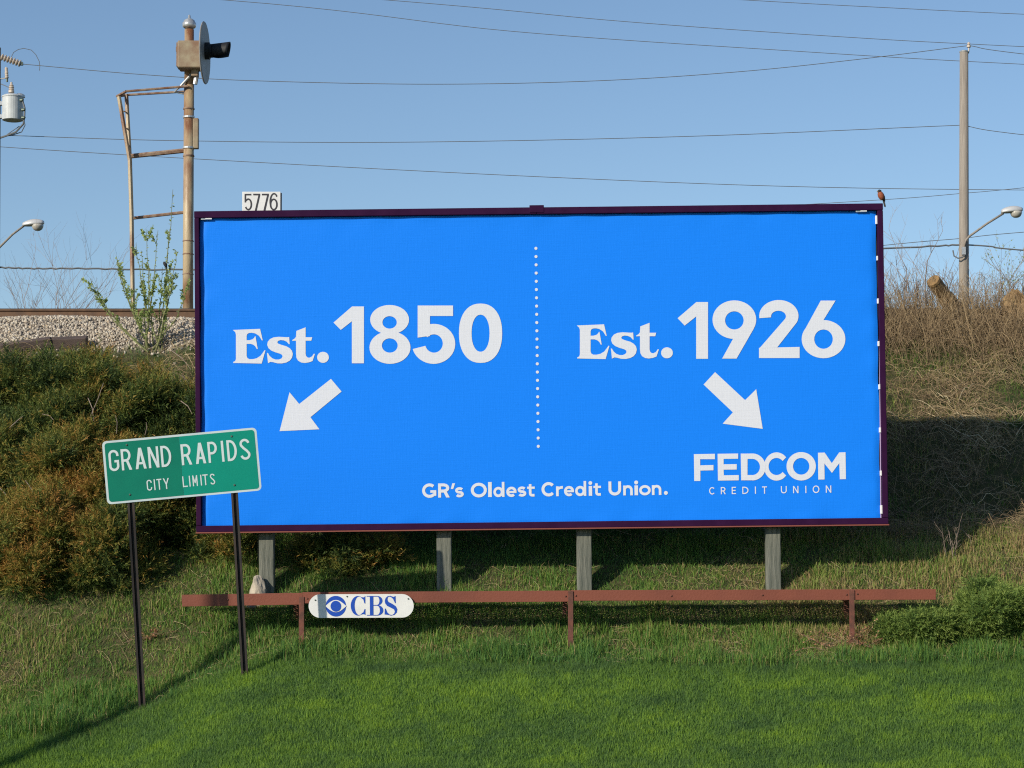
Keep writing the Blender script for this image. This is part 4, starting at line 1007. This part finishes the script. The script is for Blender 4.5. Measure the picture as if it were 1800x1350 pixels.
x, y, dk = x[kb], y[kb], dk[kb]
tint = .28 + .9 * (dk - .5) + r.normal(0, .20, len(x)) + .5 * (r.random(len(x)) < .03)
V, F, T = twigs(x, y, r.uniform(.10, .62, len(x)) ** 1.0, np.where(tint > .85, r.uniform(.0025, .0055, len(x)), .0013 + .0030 * r.random(len(x)) ** 2), 14, .09, .16, 5, tint=tint, curl=.7, dirang=r.normal(0, .65, len(x)) + PI * (r.random(len(x)) < .5))
tag(obj('dead_brush', tri_mesh('dead_brush', V, F, tint=T), M['deadtwig']), 'tangled dead stalks and vines covering the bank', 'brush', kind='stuff')
# taller tangle along the crest at the right
N = 5000
x = r.uniform(3.2, 9.6, N); y = r.uniform(4.7, 5.9, N)
V, F, T = twigs(x, y, r.uniform(.3, .9, N), r.uniform(.0015, .0036, N), 15, .30, .58, 7, tint=.30 + r.normal(0, .15, N), curl=1.1)
tag(obj('crest_tangle', tri_mesh('crest_tangle', V, F, tint=T), M['deadtwig']), 'thorny vine tangle along the crest of the bank', 'brush', kind='stuff')

# --- shrubs made of branching stems
def branch(mb, p, d, ln, rad, depth, rnd, droop=0.0, ends=None, sides=5):
    n = 4; pts = [p]; q = p.copy(); dd = d.normalized()
    for k in range(n):
        dd = (dd + Vector((rnd.gauss(0, .10), rnd.gauss(0, .10), rnd.gauss(0, .06) + droop))).normalized(); q = q + dd * ln / n; pts.append(q.copy())
    mb.tube(pts, [rad * (1 - .55 * k / n) for k in range(n + 1)], sides, cap=False)
    if ends is not None: ends.append(pts)
    if depth > 0:
        for k in range(rnd.randint(2, 4)):
            i = rnd.randint(1, n); a = Vector((rnd.gauss(0, 1), rnd.gauss(0, 1), rnd.gauss(.35, .5))).normalized()
            branch(mb, pts[i], (dd + a * .75), ln * rnd.uniform(.40, .65), rad * .55, depth - 1, rnd, droop, ends, max(3, sides - 1))
def bare_shrub(px, y, pytop, n, label, seed, spread=.35, rad=.011, group='bare shrubs on the skyline', mat_='twig', leafy=0, depth=3):
    rnd = random.Random(seed); x0 = P(px, 540, y).x; zb = zg(x0, y); H = P(px, pytop, y).z - zb
    r_ = root('bare_shrub', label, 'shrub', (x0, y, zb), group); ends = []
    for k in range(n):
        m = MB(); a = rnd.uniform(0, 2 * PI); d = Vector((math.cos(a) * spread * rnd.uniform(.3, 1), math.sin(a) * spread * .6, 1))
        branch(m, Vector((x0 + rnd.uniform(-.08, .08), y + rnd.uniform(-.08, .08), zb - .05)), d, H * rnd.uniform(.55, .8), rad * rnd.uniform(.7, 1.1), depth, rnd, .03, ends)
        obj('stem', m, M[mat_], r_)
    if leafy:
        leaves(r_, ends, leafy, rnd, .022, 'bud_leaves')
    return r_
def leaves(parent, paths, per, rnd, size, name, m='leaf', from_=0.0):
    V = []; F = []; T = []
    for pts in paths:
        for k in range(per):
            s = from_ + (1 - from_) * rnd.random(); i = min(int(s * (len(pts) - 1)), len(pts) - 2); p = pts[i].lerp(pts[i + 1], s * (len(pts) - 1) - i)
            d = Vector((rnd.gauss(0, 1), rnd.gauss(0, 1), rnd.gauss(.5, .7))).normalized(); sd = d.cross(Vector((rnd.gauss(0, 1), rnd.gauss(0, 1), rnd.gauss(0, 1)))).normalized()
            L = size * rnd.uniform(.6, 1.3); o = len(V); nn = d.cross(sd)
            V += [p, p + d * L * .5 + sd * L * .28, p + d * L + nn * L * .1, p + d * L * .5 - sd * L * .28]; F += [(o, o + 1, o + 2), (o, o + 2, o + 3)]
            T += [rnd.random()] * 4
    return obj(name, tri_mesh(name, np.array([tuple(v) for v in V]), F, tint=T), M[m], parent, kind='stuff')
LBL = ['bare grey shrub at the far left edge behind the rail', 'thin bare shrub behind the rail, right of the far left shrub', 'sparse bare stems behind the rail next to the leafy shrub']
for (px, y, top, n_, lb, sd) in ((20, 11.0, 440, 5, LBL[0], 1), (72, 11.4, 440, 6, 'tall bare forked shrub behind the rail under the left lamp', 2), (118, 11.2, 480, 5, LBL[1], 3), (152, 11.5, 500, 3, LBL[2], 4)):
    bare_shrub(px, y, top, n_, lb, sd, .5, .009, 'bare shrubs behind the track')
for (px, y, top, n_, lb, sd, lf) in ((1592, 5.6, 440, 4, 'bare shrub on the crest right beside the billboard edge', 11, 0), (1622, 5.5, 405, 5, 'tallest bare shrub on the crest between billboard and right pole', 12, 0), (1668, 5.7, 455, 4, 'bare thorny shrub on the crest just left of the right pole', 13, 0), (1718, 5.6, 470, 4, 'low bare shrub on the crest just right of the right pole', 14, 0), (1752, 5.5, 452, 5, 'budding shrub with pale new leaves beside the thick log', 15, 3), (1792, 5.5, 440, 5, 'budding shrub at the right edge of the skyline', 16, 2)):
    bare_shrub(px, y, top, n_, lb, sd, .45, .010, leafy=lf)
bare_shrub(1668, .75, 905, 4, 'small dead sapling at the lower edge of the billboard shadow', 21, .55, .006, 'saplings on the bank', depth=2)
bare_shrub(1718, 1.0, 905, 1, 'single dead stem at the shadow edge right of the sapling', 22, .2, .006, 'saplings on the bank', depth=1)

def leafy_shrub():
    y = 5.0; base = P(270, 578, y); zb = zg(base.x, y); rnd = random.Random(5)
    r_ = root('leafy_shrub', 'young shrub with fresh yellow-green leaves at the edge of the ballast', 'shrub', (base.x, y, zb)); paths = []
    for (px, py, dy) in ((304, 333, 0), (257, 402, .1), (277, 405, -.1), (297, 402, .15), (239, 428, -.1), (205, 450, .1), (204, 455, -.2), (158, 490, 0), (168, 512, .2), (332, 505, -.2), (262, 470, -.3), (286, 470, .2), (310, 440, -.15), (225, 500, -.3), (250, 440, .2), (300, 480, -.3)):
        t = P(px, py, y + dy); b0 = Vector((base.x + rnd.uniform(-.12, .12), y + rnd.uniform(-.1, .1), zb - .04)); n_ = 9
        out = Vector(((t.x - b0.x) * .35, 0, 0)); pts = []
        for k in range(n_ + 1):
            s = k / n_; pts.append(b0.lerp(t, s) + out * math.sin(PI * s) * .35 + Vector((rnd.gauss(0, .008), rnd.gauss(0, .008), 0)))
        obj('stem', MB().tube(pts, [.011 - .008 * k / n_ for k in range(n_ + 1)], 5), M['stem_green'], r_); paths.append(pts)
        for k in range(3):
            i = rnd.randint(3, n_ - 1); d = Vector((rnd.gauss(0, .6), rnd.gauss(0, .6), .8)).normalized(); L = rnd.uniform(.12, .3)
            paths.append([pts[i], pts[i] + d * L * .5, pts[i] + d * L])
    leaves(r_, paths, 66, rnd, .036, 'foliage', from_=.14)
    b = P(290, 466, y - .1); r2 = root('small_bird', 'tiny dark bird perched among the stems of the leafy shrub', 'bird', b)
    obj('body', MB().tube([b + Vector(q) for q in ((.02, 0, -.035), (.012, 0, -.01), (0, 0, .015), (-.012, 0, .035), (-.018, 0, .045))], [.008, .02, .023, .017, .006], 10), M['robin_head'], r2, smooth=True)
    obj('tail', MB().tube([b + Vector(q) for q in ((.018, 0, -.03), (.03, .005, -.075))], [.010, .006], 6), M['robin_head'], r2)
leafy_shrub()

# --- junipers: lobed crowns of feathery sprays
JUN = []
def juniper(px, py, y, rad, n, label, seed, m='juniper', rust=.5, flat=1.0, lobes=46, group='junipers on the bank', spray=.20, upb=.40):
    rg = np.random.default_rng(seed); c = np.array(P(px, py, y)); zb = zg(c[0], y)
    r_ = root('juniper', label, 'juniper bush', (c[0], y, zb), group); JUN.append((px, py, r_))
    lc = rg.normal(0, 1, (lobes, 3)); lc /= np.linalg.norm(lc, axis=1, keepdims=True); lc *= rg.uniform(.2, 1.0, (lobes, 1)) ** .6
    lc = lc * np.array(rad) * np.array([1, 1, flat]); lr = rg.uniform(.14, .34, lobes) * np.mean(rad); n = int(n * 1.30)
    lt = rg.random(lobes)
    li = rg.integers(0, lobes, n); d = rg.normal(0, 1, (n, 3)); d[:, 1] -= .35; d /= np.linalg.norm(d, axis=1, keepdims=True)
    d[:, 2] = np.where(d[:, 2] < -.45, -d[:, 2], d[:, 2])
    depth = rg.random(n) ** .6
    bump = .8 + .4 * fbm(d[:, 0] * 3 + li * 3.1, d[:, 2] * 3 + d[:, 1] * 2, seed, 2)
    p = c + lc[li] + d * (lr[li] * (.45 + .55 * depth) * bump)[:, None] * np.array([1, 1, flat ** .5])
    gz = zf(p[:, 0], p[:, 1]); ok = p[:, 2] > gz - .02; p, d, li, depth, gz = p[ok], d[ok], li[ok], depth[ok], gz[ok]; n = len(p)
    ax_ = d * .8 + rg.normal(0, .45, (n, 3)) + np.array([0, -.1, upb]); ax_ /= np.linalg.norm(ax_, axis=1, keepdims=True)
    K = 12; L = spray * rg.uniform(.55, 1.45, n)
    s = np.linspace(.0, .92, K)
    o = p[:, None, :] + ax_[:, None, :] * (s[None, :, None] * L[:, None, None])
    pd = rg.normal(0, 1, (n, K, 3)); pd -= (pd * ax_[:, None]).sum(2, keepdims=True) * ax_[:, None]; pd /= np.linalg.norm(pd, axis=2, keepdims=True)
    nd = ax_[:, None] * .75 + pd * .75; nl = (.34 * L)[:, None, None] * (1.05 - .6 * s)[None, :, None]
    sd = np.cross(nd, rg.normal(0, 1, (n, K, 3))); sd /= np.linalg.norm(sd, axis=2, keepdims=True); wv = sd * (.0036 + .0026 * rg.random((n, K, 1)))
    tri = np.stack([o - wv, o + wv, o + nd * nl], 2)
    V = tri.reshape(-1, 3); F = np.arange(len(V)).reshape(-1, 3)
    nz = .6 * fbm(p[:, 0] * 4.5 + p[:, 1] * 3, p[:, 2] * 4.5, 71, 3) + .4 * fbm(p[:, 0] * 1.2, p[:, 2] * 1.2 + p[:, 1], 77, 2)
    t = .35 + 1.45 * (nz - .62 + .28 * rust) + rg.normal(0, .17, n) + .10 * (depth - .5)  # inner sprays tinted slightly darker: shade inside the crown put into the colour
    t = np.clip(t, .08, .95)
    tt = np.repeat(t[:, None], K, 1) + (s[None] - .62) * .52  # rusty tips, plus sunlit-tip and shaded-gap contrast put into the tint
    T = np.repeat(np.clip(tt, 0, 1).reshape(-1), 3)
    obj('crown', tri_mesh('juniper_crown', V, F, tint=T), M[m], r_)
    rnd = random.Random(seed); base = Vector((c[0], y, zb - .05))
    for k in range(min(7, lobes)):
        tpt = Vector(c + lc[k] * .8); mid = base.lerp(tpt, .5) + Vector((rnd.gauss(0, .06), rnd.gauss(0, .06), -.05))
        obj('limb', MB().tube([base, mid, tpt], [.028, .02, .008], 6), M['bark'], r_)
JR = .62
juniper(60, 975, .30, (.80, .55, .52), 5200, 'rust-tipped juniper in front at the lower left corner of the thicket', 101, rust=.98)
juniper(195, 985, .42, (.68, .50, .48), 4200, 'juniper behind the left post of the city limits sign', 102, rust=.55)
juniper(20, 835, 1.2, (.75, .55, .45), 4200, 'juniper at the left edge in the middle of the thicket', 103, rust=.6)
juniper(150, 845, 1.15, (.78, .55, .42), 4200, 'brown-tinged juniper left of the city limits sign panel', 104, rust=.58)
juniper(285, 880, 1.0, (.62, .5, .55), 3800, 'shaded juniper behind the city limits sign panel beside the billboard', 105, rust=.32)
juniper(40, 710, 2.4, (.9, .6, .42), 4400, 'upper juniper at the left edge beneath the ballast', 106, rust=.55)
juniper(165, 700, 2.5, (.8, .6, .40), 4200, 'upper juniper below the short weathered tie', 107, rust=.55)
juniper(265, 745, 2.10, (.72, .55, .42), 3800, 'olive juniper in the thicket just left of the billboard frame', 108, rust=.36)
juniper(100, 770, 1.8, (.9, .5, .38), 3800, 'dark juniper in the middle of the thicket between its neighbours', 113, rust=.4)
juniper(330, 800, 1.75, (.42, .45, .62), 2600, 'dark juniper tucked behind the left edge of the billboard', 114, rust=.35)
juniper(235, 905, .95, (.45, .4, .45), 2600, 'shaded juniper just above the sign posts in the thicket', 115, rust=.45)
juniper(110, 905, .75, (.5, .4, .42), 2800, 'orange-tipped juniper above the front left juniper', 116, rust=.9)
juniper(610, 985, .62, (.60, .34, .24), 2800, 'dim juniper under the billboard between the two left posts', 109, rust=.55, flat=.8, lobes=30, spray=.2)
juniper(390, 955, 1.0, (.45, .40, .36), 1800, 'dim juniper under the billboard left of the leftmost post', 112, rust=.3)
juniper(1612, 1112, -.68, (.52, .34, .17), 5600, 'low green spreading juniper in front of the right end of the catwalk beam', 110, m='juniper_green', rust=1.0, flat=.8, spray=.15, upb=.06, lobes=34, group='spreading junipers by the lawn')
juniper(1752, 1092, -.55, (.58, .42, .36), 7600, 'taller green juniper cut off by the right edge above the lawn', 111, m='juniper_green', rust=.95, flat=.85, spray=.16, upb=.10, lobes=44, group='spreading junipers by the lawn')

# dead bits in the thicket and by the right upright
def dead_clump(px, py, y, n, ln, label, seed, m='deadfrond', spread=.16, upv=.6):
    rg = np.random.default_rng(seed); w = P(px, py, y); zb = zg(w.x, y); rnd = random.Random(seed); mb_ = MB(); ends = []
    r_ = root('dead_bush', label, 'dead bush', (w.x, y, zb))
    for k in range(n):
        a = rnd.uniform(0, 2 * PI); d = Vector((math.cos(a), math.sin(a) * .6, upv * rnd.uniform(.3, 1.3)))
        branch(mb_, Vector((w.x + rnd.uniform(-1, 1) * spread, y + rnd.uniform(-.5, .5) * spread, zb - .02)), d, ln * rnd.uniform(.6, 1.2), .004, 1, rnd, -.02, ends, 3)
    obj('stems', mb_, M['mast_rust'], r_); leaves(r_, ends, 9, rnd, .021, 'dead_needles', m)
dead_clump(1488, 1120, YB - .05, 30, .32, 'rust-brown dead juniper sprigs around the right catwalk upright', 31, spread=.30)
dead_clump(268, 1072, -.35, 16, .24, 'orange-brown dead frond on the grass right of the left sign post', 32, spread=.08, upv=.35)
rg = random.Random(77)
TW = [(155, 700, 165, 740, 2.0), (158, 735, 182, 673, 2.0), (75, 728, 94, 738, 1.9), (17, 752, 40, 732, 1.6), (205, 762, 203, 730, 1.7), (255, 765, 257, 742, 1.6), (0, 858, 16, 885, 1.2), (45, 845, 62, 880, .9), (318, 705, 338, 728, 2.0), (300, 615, 336, 650, 3.6), (320, 660, 338, 690, 3.2)]
for i, (ax1, ay1, bx1, by1, y) in enumerate(TW):
    y -= .55; a, b = P(ax1, ay1, y), P(bx1, by1, y - .1); m = a.lerp(b, .5) + Vector((.02, -.03, .015))
    ow = min(JUN, key=lambda q: (q[0] - ax1) ** 2 + (q[1] - ay1) ** 2)[2]
    obj('dead_branch', MB().tube([a, m, b], [.006, .005, .003], 5), M['twig'], ow)

# ------------------------------------------------------------------ roadside pole out of frame at the front left (its shadow crosses the lawn)
def roadside_pole():
    x0, y0 = -4.05 - 9.0, -1.8 - 9.0; zb = zg(x0, y0)
    r_ = root('utility_pole', 'slim roadside pole standing out of the picture at the front left', 'utility pole', (x0, y0, zb))
    obj('pole', MB().tube([(x0, y0, zb - .5), (x0, y0, zb + 8.6)], [.11, .075], 14), M['pole_wood'], r_, smooth=True)
roadside_pole()
